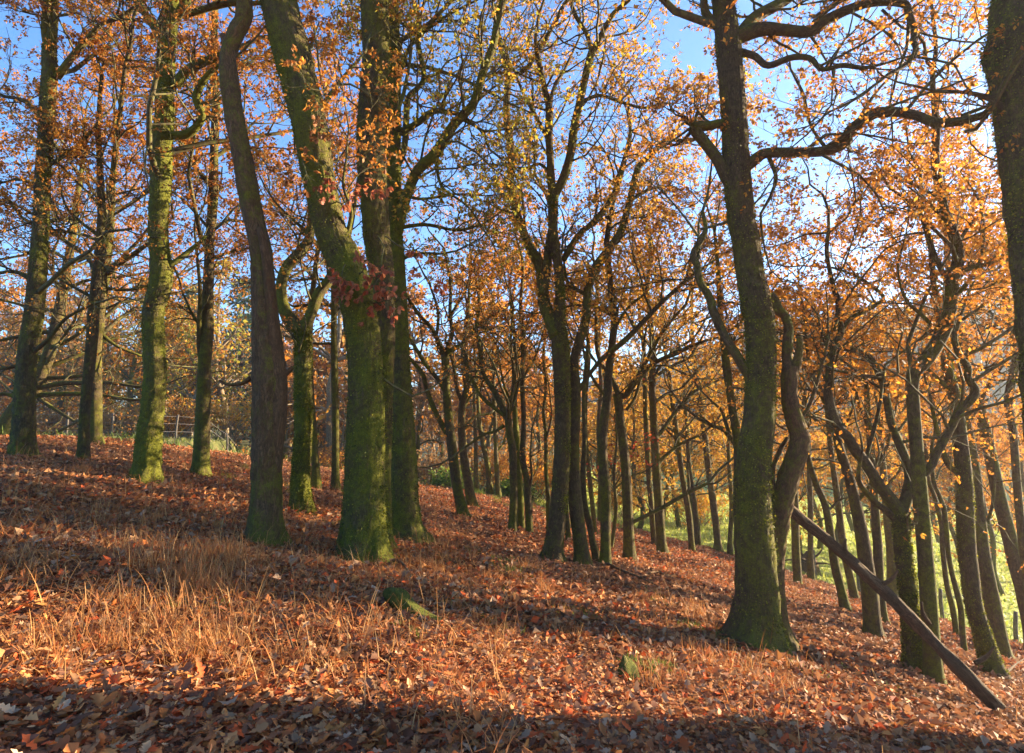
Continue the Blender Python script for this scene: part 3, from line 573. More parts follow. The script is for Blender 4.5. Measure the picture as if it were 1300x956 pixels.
def build_ground():
    xs = warp(420, -190, 380, 2.7); ys = 4 + warp(420, -45, 330, 2.7)
    X, Y = np.meshgrid(xs, ys); Z = ground_z(X, Y)
    s, _, _ = edge_dist(X, Y)
    md = np.clip(.5 + s / 2.4 + .2 * vnoise(X, Y, .9, 9), 0, 1)
    hill = sstep(85, 120, X * .82 + Y * .57)
    nx, ny = len(xs), len(ys)
    V = np.stack([X, Y, Z], -1).reshape(-1, 3)
    j, i = np.meshgrid(np.arange(ny - 1), np.arange(nx - 1), indexing='ij')
    q = np.stack([j * nx + i, j * nx + i + 1, (j + 1) * nx + i + 1, (j + 1) * nx + i], -1).reshape(-1, 4)
    fs = s.reshape(-1)[q].mean(1)
    for name, m in (('ground', fs < 2.5), ('meadow', fs >= 2.5)):
        f = q[m]; u, inv = np.unique(f, return_inverse=True)
        o = mesh_obj(name, V[u], inv.reshape(f.shape), M_GROUND, None, True, {'meadow': ('FLOAT', md.reshape(-1)[u]), 'hill': ('FLOAT', hill.reshape(-1)[u]), 'rough': ('FLOAT', (1 - sstep(-5, 5, X)).reshape(-1)[u])})  # 'rough' marks the left field, whose shade is painted into its colour
        tag(o, kind='structure')
build_ground()

# ------------------------------------------------------------------ trees
def parse(s):
    s = s.rstrip('!').split('@')[0]
    return np.array([[float(v) for v in p.split(',')] for p in s.split()])

def limit_depth(px, d, margin=.6):
    k = ray(px, 538)[0] / ray(px, 538)[1]
    ys = np.linspace(3, 40, 400); s, _, _ = edge_dist(ys * k, ys)
    ok = ys[s < -margin]
    return min(d, ok.max() if len(ok) else d)

def to_world(A, d):
    """rows x,y,w -> xyz + radius at forward distances d"""
    d = np.broadcast_to(d, len(A))
    out = []
    for (x, y, w), di in zip(A, d):
        r = ray(x, y); t = di / r[1]
        out.append([*(r * t), w / F * t / 2])
    return np.array(out)

def foliage(tw, g, pal, size, per, name, parent, origin, mat=None, spread=.05, droop=.25, t0=.25, thin=None):
    pts, dirs = tw
    n = len(pts); idx = np.repeat(np.arange(n), per); M = pts.shape[1]
    t = g.uniform(t0, 1, len(idx)) ** .45 * (M - 1); i = np.clip(t.astype(int), 0, M - 2); f = (t - i)[:, None]
    P = pts[idx, i] * (1 - f) + pts[idx, i + 1] * f + g.normal(0, spread * .3, (len(idx), 3))
    if thin is not None:
        kp = g.uniform(0, 1, len(P)) < .22 + .78 * sstep(thin[0], thin[1], P[:, 2] - origin[2]); P, idx, i = P[kp], idx[kp], i[kp]
    A = dirs[idx, i] * .7 + g.normal(0, .75, (len(idx), 3)) - np.array([0, 0, droop])
    Nn = g.normal(0, .7, (len(idx), 3)) + np.array([0, 0, .7])
    S = size * g.uniform(.6, 1.25, len(idx))
    V, T, k = leaves(P, A, Nn, S, g)
    col = np.repeat(pick_cols(PAL[pal], len(P), g), k, axis=0)
    return mesh_obj(name, V, T, mat or M_LEAF, parent, False, {'leaf_col': ('FLOAT_COLOR', col)}, origin)

def crown(A, root, origin, g, d, pal, dens, lod, size, per=5, thin=None):
    """A: list of (pts(6,3), rad(6), dirs(6,3), L, k1). Builds the twigs and the leaves of one tree."""
    if not A: return
    pts = np.stack([a[0] for a in A]); rad = np.stack([a[1] for a in A]); L = np.array([a[3] for a in A])
    dirs = nrm(np.gradient(pts, axis=1))
    tubes = [(p, r) for p, r, a in zip(pts, rad, A) if a[5]]
    rep = np.concatenate([np.full(max(1, int(round(a[4] * dens))), i) for i, a in enumerate(A)])
    P, D, r, L1 = kids(pts[rep], rad[rep], dirs[rep], L[rep], 1, g, .18, 1, (35, 75), (.45, .8), .5, .2)
    if thin is not None:
        kp = g.uniform(0, 1, len(P)) < .4 + .6 * sstep(1.8, 4.5, P[:, 2] - origin[2]); kp[0] = True; P, D, r, L1 = P[kp], D[kp], r[kp], L1[kp]
    r = np.clip(r, .007, .02); L1 = np.clip(L1, .55, 1.5)
    p1, r1, d1 = grow(P, D, r, L1, g, .27, .07)
    k2 = 4 if lod < 2 else 3
    P, D, r, L2 = kids(p1, r1, d1, L1, k2, g, .2, 1, (30, 65), (.45, .7), .6, .2)
    r = np.clip(r, .0035, .009); L2 = np.clip(L2, .3, .8)
    p2, r2, d2 = grow(P, D, r, L2, g, .25, .05)
    V, Q = [], []; off = 0
    def add(p, r, sides):
        nonlocal off
        v, q = tubes_batch(p, r, sides); V.append(v); Q.append(q + off); off += len(v)
    if tubes: add(np.stack([t[0] for t in tubes]), np.stack([t[1] for t in tubes]), 6 if lod < 2 else 5)
    add(p1, r1, 4); add(p2, r2, 3)
    tw = [(p1[:, 2:], d1[:, 2:]), ]
    P, D, r, L3 = kids(p2, r2, d2, L2, 4 if lod == 0 else 3, g, .2, 1, (25, 60), (.4, .65), .6, .1)
    p3, r3, d3 = grow(P, D, np.clip(r, .002, .004), np.clip(L3, .14, .4), g, .25, .03, nseg=2)
    if lod <= 1: add(p3, r3, 3)
    cr = mesh_obj('crown', np.vstack(V), np.vstack(Q), M_TWIG, root, True, None, origin)
    tp = np.concatenate([p3, p2[::2, 3:]]); td = np.concatenate([d3, d2[::2, 3:]])
    foliage((tp, td), g, pal, size, per, 'foliage', cr, origin, thin=thin)
    return cr

def six(P4, n=6):
    q = spline(P4, n); return q[:, :3], q[:, 3]

def moss_fuzz(tr, S, g, root, origin, n, moss):
    """short shaggy moss and lichen standing off the bark"""
    me = tr.data; nv = len(me.vertices)
    co = np.zeros(nv * 3, np.float32); me.vertices.foreach_get('co', co); co = co.reshape(-1, 3) + origin
    no = np.zeros(nv * 3, np.float32); me.vertices.foreach_get('normal', no); no = no.reshape(-1, 3)
    ms = np.zeros(nv, np.float32); me.attributes['moss'].data.foreach_get('value', ms)
    patch = vnoise(co[:, 0] * 1.0 + co[:, 2] * .6, co[:, 1] + co[:, 2] * .35, 6.5, 31) + .7 * vnoise(co[:, 0] - co[:, 2], co[:, 1] + co[:, 2], 17, 32)
    w = np.clip(ms - .2 + .4 * patch, 0, 1.2); w[-2:] = 0
    if w.sum() <= 0: return
    idx = g.choice(nv, n, p=w / w.sum()); step = float(np.linalg.norm(np.diff(S[:, :3], axis=0), axis=1).mean())
    T = np.cross(no[idx], g.normal(0, 1, (n, 3))); P = co[idx] + nrm(T) * g.uniform(0, step * 1.0, (n, 1)) - no[idx] * .006
    A = no[idx] + g.normal(0, .55, (n, 3)) - np.array([0, 0, .5])
    V, Q, k = leaves(P, A, g.normal(0, 1, (n, 3)), g.uniform(.012, .03, n), g)
    mesh_obj('moss', V, Q, M_STRAW, tr, False, {'leaf_col': ('FLOAT_COLOR', np.repeat(pick_cols(PAL['moss'], n, g, .35), k, axis=0))}, origin)

def make_tree(t, i):
    g = np.random.default_rng(500 + i)
    A = parse(t['trunk']); x0, y0, _ = A[0]
    d = t.get('d') or limit_depth(x0, hit(x0, y0 - 4)[1])
    lod = 0 if d < 11 else (1 if d < 16 else 2)
    W = to_world(A, d)
    gz = float(ground_z(W[0, 0], W[0, 1]))
    keep = [W[0]] if W[0, 2] < gz - .05 else [np.array([W[0, 0], W[0, 1], gz - .18, W[0, 3] * 1.04]), W[0]]
    W = np.vstack(keep + [W[1:]])
    n_photo = len(W)
    dead = t.get('leaf') is None
    if not dead and W[-1, 3] > .02 and (A[-1, 1] < 130 or A[-1, 2] < 8):      # the trunk goes on above what the photo shows
        p = W[-1].copy(); D = nrm(W[-1, :3] - W[-2, :3]); L = float(np.clip(p[3] * 42, .8, 5))
        for k in range(4):
            D = nrm(D + g.normal(0, .16, 3) + np.array([0, 0, .12])); p = np.r_[p[:3] + D * L / 4, p[3] * .72]; W = np.vstack([W, p])
    origin = np.array([W[0, 0], W[0, 1], float(gz)])
    root = empty(t.get('name', 'oak_tree'), origin, t['label'], 'tree', t.get('group', 'trees of the oak wood'))
    mat = M_DEAD if t.get('mat') == 'dead' else M_BARK
    big = A[:, 2].max()
    n = int(np.clip(np.abs(np.diff(A[:, 1])).sum() / max(3.2, big * .1), 24, 230))
    S = spline(W, n)
    wmid = np.median(A[:, 2])
    sides = int(np.clip(wmid * 1.1, 9, 26)) if wmid <= 18 else int(np.clip(wmid * 2.2, 40, 84))
    moss = t.get('moss', .29 if x0 < 680 else .2) + g.uniform(-.06, .06)
    # the measured widths hold the flare of the foot already; only the root ridges are added
    tr = tube_obj('trunk', S[:, :3], np.clip(S[:, 3], .006, None), sides, mat, root, origin, lump=t.get('lump', .035), seed=i, flare=.3 if big > 16 else .1, moss=moss, ripple=.075 if wmid > 18 else 0)
    if wmid > 15 and d < 11.5 and not dead:
        moss_fuzz(tr, S, g, root, origin, int(260 * wmid) + 2500, moss)
    pool = []
    cs = t.get('cs', 400)
    for k, l in enumerate(t.get('limbs', [])):
        a = parse(l); lenm = np.abs(np.diff(a[:, :2], axis=0)).sum() / F * d
        fr = np.r_[0, np.cumsum(np.hypot(*np.diff(a[:, :2], axis=0).T))]; fr /= fr[-1]
        dz = float(np.clip(g.uniform(-.35, .35) * lenm, -.25 * d, .4 * d))
        if '@' in l: dz = float(l.split('@')[1])
        Wl = to_world(a, d + dz * fr ** 1.2)
        Sl = spline(Wl, int(np.clip(len(a) * 4, 8, 60)))
        rr = np.clip(Sl[:, 3], .004, None)
        tube_obj('limb', Sl[:, :3], rr, int(np.clip(a[:, 2].mean() * 1.0, 5, 16)), mat, root, origin, lump=.07, seed=900 + i * 20 + k, moss=moss + (.05 if not dead else -.15), flare=0)
        if not dead:
            p, r = six(Wl); pool.append((p, r, None, lenm, 2.2 + lenm * 2.6, False))
            if l.endswith('!'): continue
            rt = float(np.clip(Wl[-1, 3], .008, .04)); D = nrm(Wl[-1, :3] - Wl[-2, :3])[None]
            L = np.clip(rt * 60, .6, 2.2); pp, r2, dd = grow(Wl[-1:, :3], D, np.array([rt]), np.array([L]), g, .22, .08)
            pool.append((pp[0], r2[0], dd[0], L, 4.5, True))
    if not dead:
        # limbs that fill the crown
        cand = [k for k in range(len(S)) if S[k, 2] > at(x0, cs, d)[2]]
        na = t.get('autos', 8) + (3 if len(W) > n_photo else 0)
        if cand and na:
            ks = g.choice(cand, na, replace=len(cand) < na)
            for j, k in enumerate(ks):
                az = j * 2.4 + g.uniform(-.5, .5); up = g.uniform(.15, .9)
                D = nrm(np.array([math.cos(az), math.sin(az), up]))[None]
                rr = float(np.clip(S[k, 3] * g.uniform(.35, .55), .012, .05)); L = float(np.clip(rr * g.uniform(48, 75), .9, 3.2))
                pp, r2, dd = grow(S[k:k + 1, :3], D, np.array([rr]), np.array([L]), g, .24, .06)
                pool.append((pp[0], r2[0], dd[0], L, 3 + 2.2 * L, True))
        p = S[-1, :3]
        pool.append((*six(np.c_[S[int(len(S) * .75)::max(1, len(S) // 24), :3], S[int(len(S) * .75)::max(1, len(S) // 24), 3]]), None, 1.6, 5, False))
        size = (.055 if lod == 0 else (.063 if lod == 1 else .08)) * t.get('ls', 1)
        cr = crown(pool, root, origin, g, d, t['leaf'], t.get('dens', 1.) * (.85 if lod < 2 else .7), lod, size, t.get('per', 6), thin=(2.4, 5.6))
    if t.get('sprays'):
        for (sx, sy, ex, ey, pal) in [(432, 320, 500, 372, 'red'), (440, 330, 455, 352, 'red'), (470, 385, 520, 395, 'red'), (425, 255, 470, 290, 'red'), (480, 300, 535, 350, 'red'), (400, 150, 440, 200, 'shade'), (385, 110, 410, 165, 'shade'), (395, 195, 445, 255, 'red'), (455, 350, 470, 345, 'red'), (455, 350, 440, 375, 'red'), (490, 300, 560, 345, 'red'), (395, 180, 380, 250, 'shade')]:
            a = at(sx, sy, d - .05); b = at(ex, ey, d - g.uniform(.25, .6)); L = np.linalg.norm(b - a)
            pp, r2, dd = grow(a[None], (b - a)[None], np.array([.008]), np.array([L * 1.05]), g, .2, 0.)
            P, D, r, L2 = kids(pp, r2, dd, np.array([L]), 6, g, .35, 1, (25, 60), (.25, .5), .5)
            p2, r3, d2 = grow(P, D, np.clip(r, .002, .004), np.clip(L2, .1, .3), g, .2, -.02, nseg=2)
            v1, q1 = tubes_batch(pp, r2, 5); v2, q2 = tubes_batch(p2, r3, 3)
            sh = mesh_obj('leafy_shoot', np.vstack([v1, v2]), np.vstack([q1, q2 + len(v1)]), M_TWIG, root, True, None, origin)
            n3 = len(p2) * 10; idx = g.integers(0, len(p2), n3)
            Pl = p2[idx, g.integers(1, 3, n3)]; Al = d2[idx, 2] + g.normal(0, .6, (n3, 3)) - np.array([0, 0, .8])
            Vl, Ql, kk = leaves(Pl, Al, g.normal(0, 1, (n3, 3)), g.uniform(.045, .095, n3), g, lobed=True)
            mesh_obj('foliage', Vl, Ql, M_LEAF, sh, True, {'leaf_col': ('FLOAT_COLOR', np.repeat(pick_cols(PAL['shoot' if pal == 'red' else pal], n3, g), kk, axis=0))}, origin)
    return root

for i, t in enumerate(TREES):
    make_tree(t, i)

# ------------------------------------------------------------------ trees and bushes standing farther off, along the wood's edge and beyond
def wild_tree(name, label, x, y, h, r, pal, g, cs=.3, na=14, dens=.8, lean=0., per=4, size=.15, group='trees beyond the wood edge', spread=1.):
    z = float(ground_z(x, y)); o = np.array([x, y, z])
    root = empty(name, o, label, 'tree', group)
    k = np.linspace(0, 1, 7); P = np.stack([x + lean * h * k + np.r_[0, np.cumsum(g.normal(0, .025 * h, 6))], y + np.r_[0, np.cumsum(g.normal(0, .02 * h, 6))], z - .2 + h * k, r * (1.15 - 1.0 * k)], -1)
    S = spline(P, 26)
    tube_obj('trunk', S[:, :3], np.clip(S[:, 3], .012, None), 9, M_BARK, root, o, lump=.05, seed=int(abs(x * 97 + y * 13)), flare=.4, moss=.25)
    pool = []
    for j in range(na):
        t = g.uniform(cs, .97); q = S[int(t * 25)]
        az = j * 2.4 + g.uniform(-.6, .6); D = nrm(np.array([math.cos(az), math.sin(az), g.uniform(.1, .9)]))[None]
        rr = float(np.clip(q[3] * .5, .015, .08)); L = float(np.clip(h * .3 * (1.15 - t) * spread * g.uniform(.8, 1.3), .8, 4.5))
        pp, r2, dd = grow(q[None, :3], D, np.array([rr]), np.array([L]), g, .22, .05)
        pool.append((pp[0], r2[0], dd[0], L, 3 + 2. * L, True))
    crown(pool, root, o, g, 30, pal, dens, 2, size, per)
    return root

def pine(label, x, y, h, g):
    z = float(ground_z(x, y)); o = np.array([x, y, z]); root = empty('pine_tree', o, label, 'tree', 'pines beyond the fence')
    P = np.array([[x, y, z - .2, .22], [x + .1, y, z + h * .5, .16], [x, y, z + h, .03]]); S = spline(P, 16)
    tube_obj('trunk', S[:, :3], S[:, 3], 9, M_DEAD, root, o, lump=.04, seed=int(x * 31) % 999, flare=.3, moss=0)
    n = int(h * 9); t = g.uniform(.3, 1, n); az = g.uniform(0, 6.28, n); L = h * .30 * (1.12 - t) + .4
    D = np.stack([np.cos(az), np.sin(az), .25 * (t - .4)], -1)
    Pb = np.stack([np.full(n, x), np.full(n, y), z + h * t], -1)
    p1, r1, d1 = grow(Pb, D, np.full(n, .03), L, g, .1, .05)
    v, q = tubes_batch(p1, r1, 4); cr = mesh_obj('crown', v, q, M_TWIG, root, True, None, o)
    k = 26; idx = np.repeat(np.arange(n), k); tt = g.uniform(.25, 1, len(idx)); ii = (tt * 5).astype(int).clip(0, 4)
    Pn = p1[idx, ii] + g.normal(0, .17, (len(idx), 3)); A = d1[idx, ii] + g.normal(0, .8, (len(idx), 3))
    V, T, kk = leaves(Pn, A, g.normal(0, 1, (len(idx), 3)), g.uniform(.2, .42, len(idx)), g)
    mesh_obj('foliage', V, T, M_LEAF, cr, False, {'leaf_col': ('FLOAT_COLOR', np.repeat(pick_cols(PAL['pine'], len(Pn), g), kk, axis=0))}, o)

def bush(name, label, x, y, w, h, pal, g, n=260, size=.14, group=None, cat='bush'):
    z = float(ground_z(x, y)); o = np.array([x, y, z]); root = empty(name, o, label, cat, group)
    az = g.uniform(0, 6.28, n // 6); D = np.stack([np.cos(az) * .7, np.sin(az) * .7, g.uniform(.4, 1.3, n // 6)], -1)
    P = np.stack([x + g.normal(0, w * .16, n // 6), y + g.normal(0, w * .16, n // 6), np.full(n // 6, z - .05)], -1)
    p1, r1, d1 = grow(P, D, np.full(n // 6, .018), g.uniform(.6, 1.05, n // 6) * h, g, .16, .1)
    P, D2, r, L = kids(p1, r1, d1, np.full(n // 6, h), 6, g, .3, 1, (25, 70), (.2, .45), .5)
    p2, r2, d2 = grow(P, D2, np.clip(r, .004, .01), L, g, .25, .05)
    v1, q1 = tubes_batch(p1, r1, 4); v2, q2 = tubes_batch(p2, r2, 3)
    st = mesh_obj('stems', np.vstack([v1, v2]), np.vstack([q1, q2 + len(v1)]), M_FARTWIG, root, True, None, o)
    if pal: foliage((p2, d2), g, pal, size, 9, 'foliage', st, o, spread=.25)

gb = np.random.default_rng(77)
FAR = [  # px, distance, height, radius, palette, label
 (20, 34, 11, .22, 'orange', 'russet-crowned far tree behind the fence at the extreme left'),
 (75, 42, 13, .25, 'brown', 'far brownish tree seen over the first fence post'),
 (120, 50, 15, .25, 'orange', 'tall orange far tree showing between the leftmost trunks and the wavy oak'),
 (165, 38, 11, .2, 'russet', 'far russet tree just left of the wavy mossy oak'),
 (225, 46, 11, .2, 'orange', 'orange far tree right of the wavy mossy oak, beyond the fence'),
 (290, 60, 12, .25, 'gold', 'far golden tree between the slender oak and the dead split trunk'),
 (365, 48, 11, .22, 'orange', 'far orange tree seen right of the dead split trunk'),
 (405, 40, 9, .16, 'russet', 'far russet tree seen through the fork of the Y-shaped oak'),
 (445, 55, 11, .2, 'orange', 'far tree hidden mostly by the biggest leaning trunk'),
 (535, 44, 9, .18, 'brown', 'brown far tree right of the upright mossy oak, at the slope top'),
 (560, 62, 13, .25, 'orange', 'far orange tree behind the leaning bare-branched oak'),
 (612, 40, 9, .16, 'orange', 'far orange tree between the leaning oak and the three thin stems'),
 (655, 52, 12, .2, 'russet', 'far russet tree behind the three thin stems'),
 (690, 38, 9, .15, 'orange', 'glowing orange far tree close left of the central oak'),
 (725, 46, 10, .18, 'orange', 'far orange tree behind the central pair of trunks'),
 (775, 36, 9, .14, 'gold', 'golden far tree behind the slender wavy trunk'),
 (815, 42, 10, .16, 'gold', 'golden far tree right of the oak with the low dead branch'),
 (858, 33, 8, .12, 'gold', 'small yellow tree in the bright gap before the meadow'),
 (900, 48, 9, .16, 'gold', 'yellow tree on the far side of the meadow, left of the big right oak'),
 (1030, 30, 8, .13, 'gold', 'golden tree over the meadow right of the jagged snags'),
 (1075, 40, 9, .14, 'orange', 'orange meadow tree seen left of the low forked oak'),
 (1125, 27, 8, .12, 'gold', 'golden tree at the field edge behind the low forked oak'),
 (1180, 36, 9, .14, 'orange', 'orange tree in the field behind the bending dark trunk'),
 (1225, 30, 8, .13, 'orange', 'orange tree in the field behind the trunks at the log end'),
 (1275, 34, 8, .13, 'gold', 'golden tree in the field near the right edge'),
 (765, 26, 8, .1, 'gold', 'slender golden tree at the wood edge just left of the slender wavy trunk'),
 (800, 24, 7, .1, 'gold', 'young yellow tree behind the foot of the low-dead-branch oak'),
 (835, 28, 8, .1, 'gold', 'slender yellow tree behind the tall straight centre-right trunk'),
 (870, 25, 7, .1, 'gold', 'yellow tree at the slope edge behind the first thin leaning pole'),
 (905, 29, 8, .1, 'gold', 'golden tree behind the second thin leaning pole, before the meadow'),
 (938, 36, 9, .1, 'gold', 'golden tree peeping out left of the big right oak'),
 (1005, 27, 7, .1, 'orange', 'orange tree glowing between the big right oak and its jagged snag'),
 (1050, 24, 7, .1, 'gold', 'golden tree at the bank behind the slim pointed-foot trunk'),
 (1100, 34, 9, .1, 'gold', 'golden meadow tree behind the mossy-footed log trunk'),
 (1150, 24, 7, .1, 'orange', 'orange young tree on the bank just behind the low forked oak'),
 (1205, 26, 7, .1, 'gold', 'golden young tree on the bank right of the bending dark trunk'),
 (1250, 22, 6, .1, 'orange', 'orange young tree on the bank behind the two log-end trunks'),
 (1295, 25, 7, .1, 'orange', 'orange tree on the bank at the right picture edge'),
]
for (px, d, h, r, pal, lab) in FAR:
    k = ray(px, 538); x = k[0] / k[1] * d
    lo = px > 850
    wild_tree('far_tree', lab, x, d, h, r, pal, gb, cs=.3 if lo else .22, na=18 if not lo else 15, dens=1., per=6, size=.105 if d < 35 else .15, spread=1.15)
for (px, d, h, lab) in [(232, 50, 13, 'dark blue-green pine right of the wavy mossy oak, left one of three'), (300, 58, 16, 'tall blue-green pine between the slender oak and the dead split trunk'), (330, 52, 11, 'smaller green pine tucked left against the dead split trunk'), (190, 62, 15, 'distant pine showing just behind the wavy mossy oak')]:
    k = ray(px, 538); pine(lab, k[0] / k[1] * d, d, h, gb)
for (px, d, w, h, pal, lab) in [(215, 33, 3, 2.2, 'orange', 'sunlit orange bush beyond the fence right of the wavy mossy oak'), (285, 35, 4, 2.6, 'gold', 'golden bush beyond the fence right of the slender oak'), (320, 30, 3, 1.8, 'orange', 'orange bush beside the foot of the dead split trunk, far behind'), (150, 36, 4, 2, 'brown', 'brown bush behind the fence between the two leftmost groups'), (60, 34, 4, 1.8, 'brown', 'brown thicket bush behind the first fence posts'), (420, 34, 3.5, 2.4, 'orange', 'orange bush seen left of the biggest leaning trunk'), (550, 33, 4, 2.2, 'brown', 'brown bush behind the slope top right of the upright mossy oak'), (575, 27, 2, 1.2, 'green', 'green bush on the slope top left of the leaning oak'), (625, 31, 3, 2.2, 'orange', 'orange bush behind the slope top near the thin distant poles'), (680, 28, 2.5, 2.2, 'orange', 'orange bush close left of the central oak, behind the slope'), (710, 33, 3, 2.4, 'gold', 'golden bush behind the central oak'), (655, 26, 1.6, .8, 'green', 'low green bush at the slope top by the three thin stems'), (790, 31, 3, 2.4, 'gold', 'golden bush in the trunk gap right of the slender wavy trunk'), (880, 34, 3, 2.4, 'gold', 'yellow bush at the meadow edge left of the big right oak')]:
    k = ray(px, 538); bush('bush', lab, k[0] / k[1] * d, d, w, h, pal, gb, group='bushes beyond the wood edge')

# ------------------------------------------------------------------ the far-off wood that closes the view
def distant_wood(spots, seed):
    g = np.random.default_rng(seed); V, Q, LV, LT, LC = [], [], [], [], []; off = lo = 0
    for x, y, h, pal in spots:
        z = float(ground_z(x, y)); k = np.linspace(0, 1, 6)
        P = np.stack([x + np.r_[0, np.cumsum(g.normal(0, .03 * h, 5))], y + np.r_[0, np.cumsum(g.normal(0, .03 * h, 5))], z - .3 + h * k], -1)
        tr = (P[None], (.018 * h * (1.1 - k))[None])
        n = 26; t = g.uniform(.12, .97, n); ii = (t * 5).astype(int); az = g.uniform(0, 6.28, n)
        D = np.stack([np.cos(az), np.sin(az), g.uniform(.1, 1., n)], -1); L = h * .34 * (1.2 - t)
        p1, r1, d1 = grow(P[ii] * .5 + P[np.minimum(ii + 1, 5)] * .5, D, np.full(n, .007 * h), L, g, .2, .05)
        Pk, Dk, rk, Lk = kids(p1, r1, d1, L, 7, g, .2, 1, (30, 70), (.3, .6), .6)
        p2, r2, d2 = grow(Pk, Dk, np.clip(rk, .012, .03), Lk, g, .25, .05, nseg=3)
        for p, r, sd in ((*tr, 6), (p1, r1, 4), (p2, r2, 3)):
            v, q = tubes_batch(p, r, sd); V.append(v); Q.append(q + off); off += len(v)
        m = len(p2) * 5; idx = g.integers(0, len(p2), m); Pl = p2[idx, g.integers(1, 4, m)] + g.normal(0, .15, (m, 3))
        v, f, kk = leaves(Pl, g.normal(0, 1, (m, 3)), g.normal(0, 1, (m, 3)), g.uniform(.018, .034, m) * h, g)
        LV.append(v); LT.append(f + lo); lo += len(v); LC.append(np.repeat(pick_cols(PAL[pal], m, g), kk, axis=0))
    o = mesh_obj('distant_wood', np.vstack(V), np.vstack(Q), M_FARTWIG); tag(o, kind='stuff')
    f = mesh_obj('foliage', np.vstack(LV), np.vstack(LT), M_LEAF, o, False, {'leaf_col': ('FLOAT_COLOR', np.vstack(LC))}); tag(f, kind='stuff')
gw = np.random.default_rng(3); spots = []
for k in range(125):
    px = gw.uniform(-330, 720); d = gw.uniform(38, 100); q = ray(px, 538)
    spots.append((q[0] / q[1] * d, d, gw.uniform(9, 17), gw.choice(['orange', 'brown', 'orange', 'russet', 'gold', 'olive'])))
for k in range(46):
    px = gw.uniform(660, 1330); d = gw.uniform(75, 170); q = ray(px, 538)
    spots.append((q[0] / q[1] * d, d, gw.uniform(7, 13), gw.choice(['orange', 'brown', 'gold', 'olive'])))
distant_wood(spots, 8)

# ------------------------------------------------------------------ fallen wood
def on_ground(px, py, lift=0.):
    p = hit(px, py); p[2] = float(ground_z(p[0], p[1])) + lift; return p

def solid(name, label, cat, P4, sides, mat, moss, lump=.06, seed=1, group=None, n=None, flare=0.):
    P4 = np.array(P4, float); o = P4[:, :3].mean(0)
    S = spline(P4, n or len(P4) * 10)
    ob = tube_obj(name, S[:, :3], S[:, 3], sides, mat, None, o, lump=lump, seed=seed, moss=moss, flare=flare)
    ob.location = [float(v) for v in o]
    return tag(ob, label, cat, group)

# the dead log that leans from the broken trunk down to the right
pts = parse('966,603,10 1005,647,12 1063,694,14 1114,738,14.5 1164,782,17 1190,804,14 1215,823,17 1266,864,16')
W = to_world(pts, np.linspace(7.3, 6.15, len(pts)))
gz = float(ground_z(W[-1, 0], W[-1, 1])); W[:, 2] += np.linspace(0, gz + .06 - W[-1, 2], len(W)) * np.linspace(0, 1, len(W))
o = W[-1, :3].copy(); S = spline(W, 110)
lg = empty('fallen_log', o, 'long bare dead log leaning down to the right from the broken forked trunk', 'log')
tube_obj('stem', S[:, :3], S[:, 3], 30, M_LOG, lg, o, lump=.12, seed=4, moss=.05, ripple=.06)
for (a, b, c) in (((1180, 792), (1172, 778), (1170, 764)), ((1238, 842), (1252, 834), (1262, 822)), ((1080, 709), (1072, 696), (1074, 684)), ((1120, 742), (1132, 735), (1140, 724)),):
    A_ = np.array([[*a, 6], [*b, 4.5], [*c, 2.5]], float); Wb = to_world(A_, np.interp(a[0], pts[:, 0], np.linspace(7.3, 6.15, len(pts))) - .02)
    Sb = spline(Wb, 10); tube_obj('branch_stub', Sb[:, :3], Sb[:, 3], 7, M_LOG, lg, o, lump=.08, seed=6, moss=-.2)

def ground_stick(name, label, pxs, rad, mat, moss, seed, lift=.03, sides=7, cat='branch', group='fallen branches on the leaf litter', lump=.08):
    P = [np.r_[on_ground(x, y, lift + l), r] for (x, y, l), r in zip(pxs, rad)]
    return solid(name, label, cat, P, sides, mat, moss, lump, seed, group)

ground_stick('broken_branch', 'broken dark branch end rising at the lower right corner beside the log end', [(1268, 862, .02), (1282, 858, .03), (1292, 852, .09), (1306, 850, .16)], [.02, .018, .012, .006], M_LOG, -.2, 21, group=None)
ground_stick('mossy_log', 'short thick moss-covered log lying in leaves below the biggest trunk', [(493, 770, .03), (503, 776, .035), (520, 783, .01), (545, 788, -.01), (572, 794, -.02)], [.062, .09, .074, .045, .02], M_MOSS, .75, 22, sides=40, cat='log', group=None, lump=.16)
ground_stick('mossy_stump', 'small broken mossy stump at the bottom right of centre', [(796, 858, -.05), (797, 854, .02), (795, 850, .07)], [.075, .06, .03], M_MOSS, .6, 23, sides=30, cat='stump', group=None, lump=.22)
ground_stick('mossy_branch', 'half-buried mossy branch running down right from the small stump', [(806, 848, .0), (820, 856, .02), (836, 864, .0)], [.03, .028, .02], M_MOSS, .7, 24, sides=10)
ground_stick('fallen_branch', 'dark curved dead branch on the ground by the foot of the biggest trunk', [(478, 722, .02), (500, 722, .04), (512, 730, .05), (522, 744, .03)], [.018, .018, .014, .008], M_LOG, -.1, 25)
ground_stick('fallen_branch', 'dark straight twig stuck in the leaves at bottom left of centre', [(352, 800, .05), (362, 818, .06), (374, 842, .02)], [.006, .006, .005], M_LOG, -.3, 26, sides=5)
ground_stick('fallen_branch', 'long thin dead branch on the slope right of the slender wavy trunk', [(770, 722, .02), (790, 734, .04), (812, 742, .03), (835, 752, .03)], [.022, .018, .012, .006], M_LOG, 0, 27)
ground_stick('fallen_branch', 'pale crooked branch lying on the sunlit slope left of the big right oak', [(812, 742, .02), (832, 738, .05), (850, 742, .03), (872, 740, .02)], [.016, .014, .011, .005], M_DEAD, -.2, 28)
ground_stick('fallen_branch', 'dead branch arching over the slope top right of the upright mossy oak', [(530, 592, .3), (548, 590, .42), (566, 598, .3), (584, 606, .1)], [.03, .032, .03, .02], M_LOG, -.1, 29)

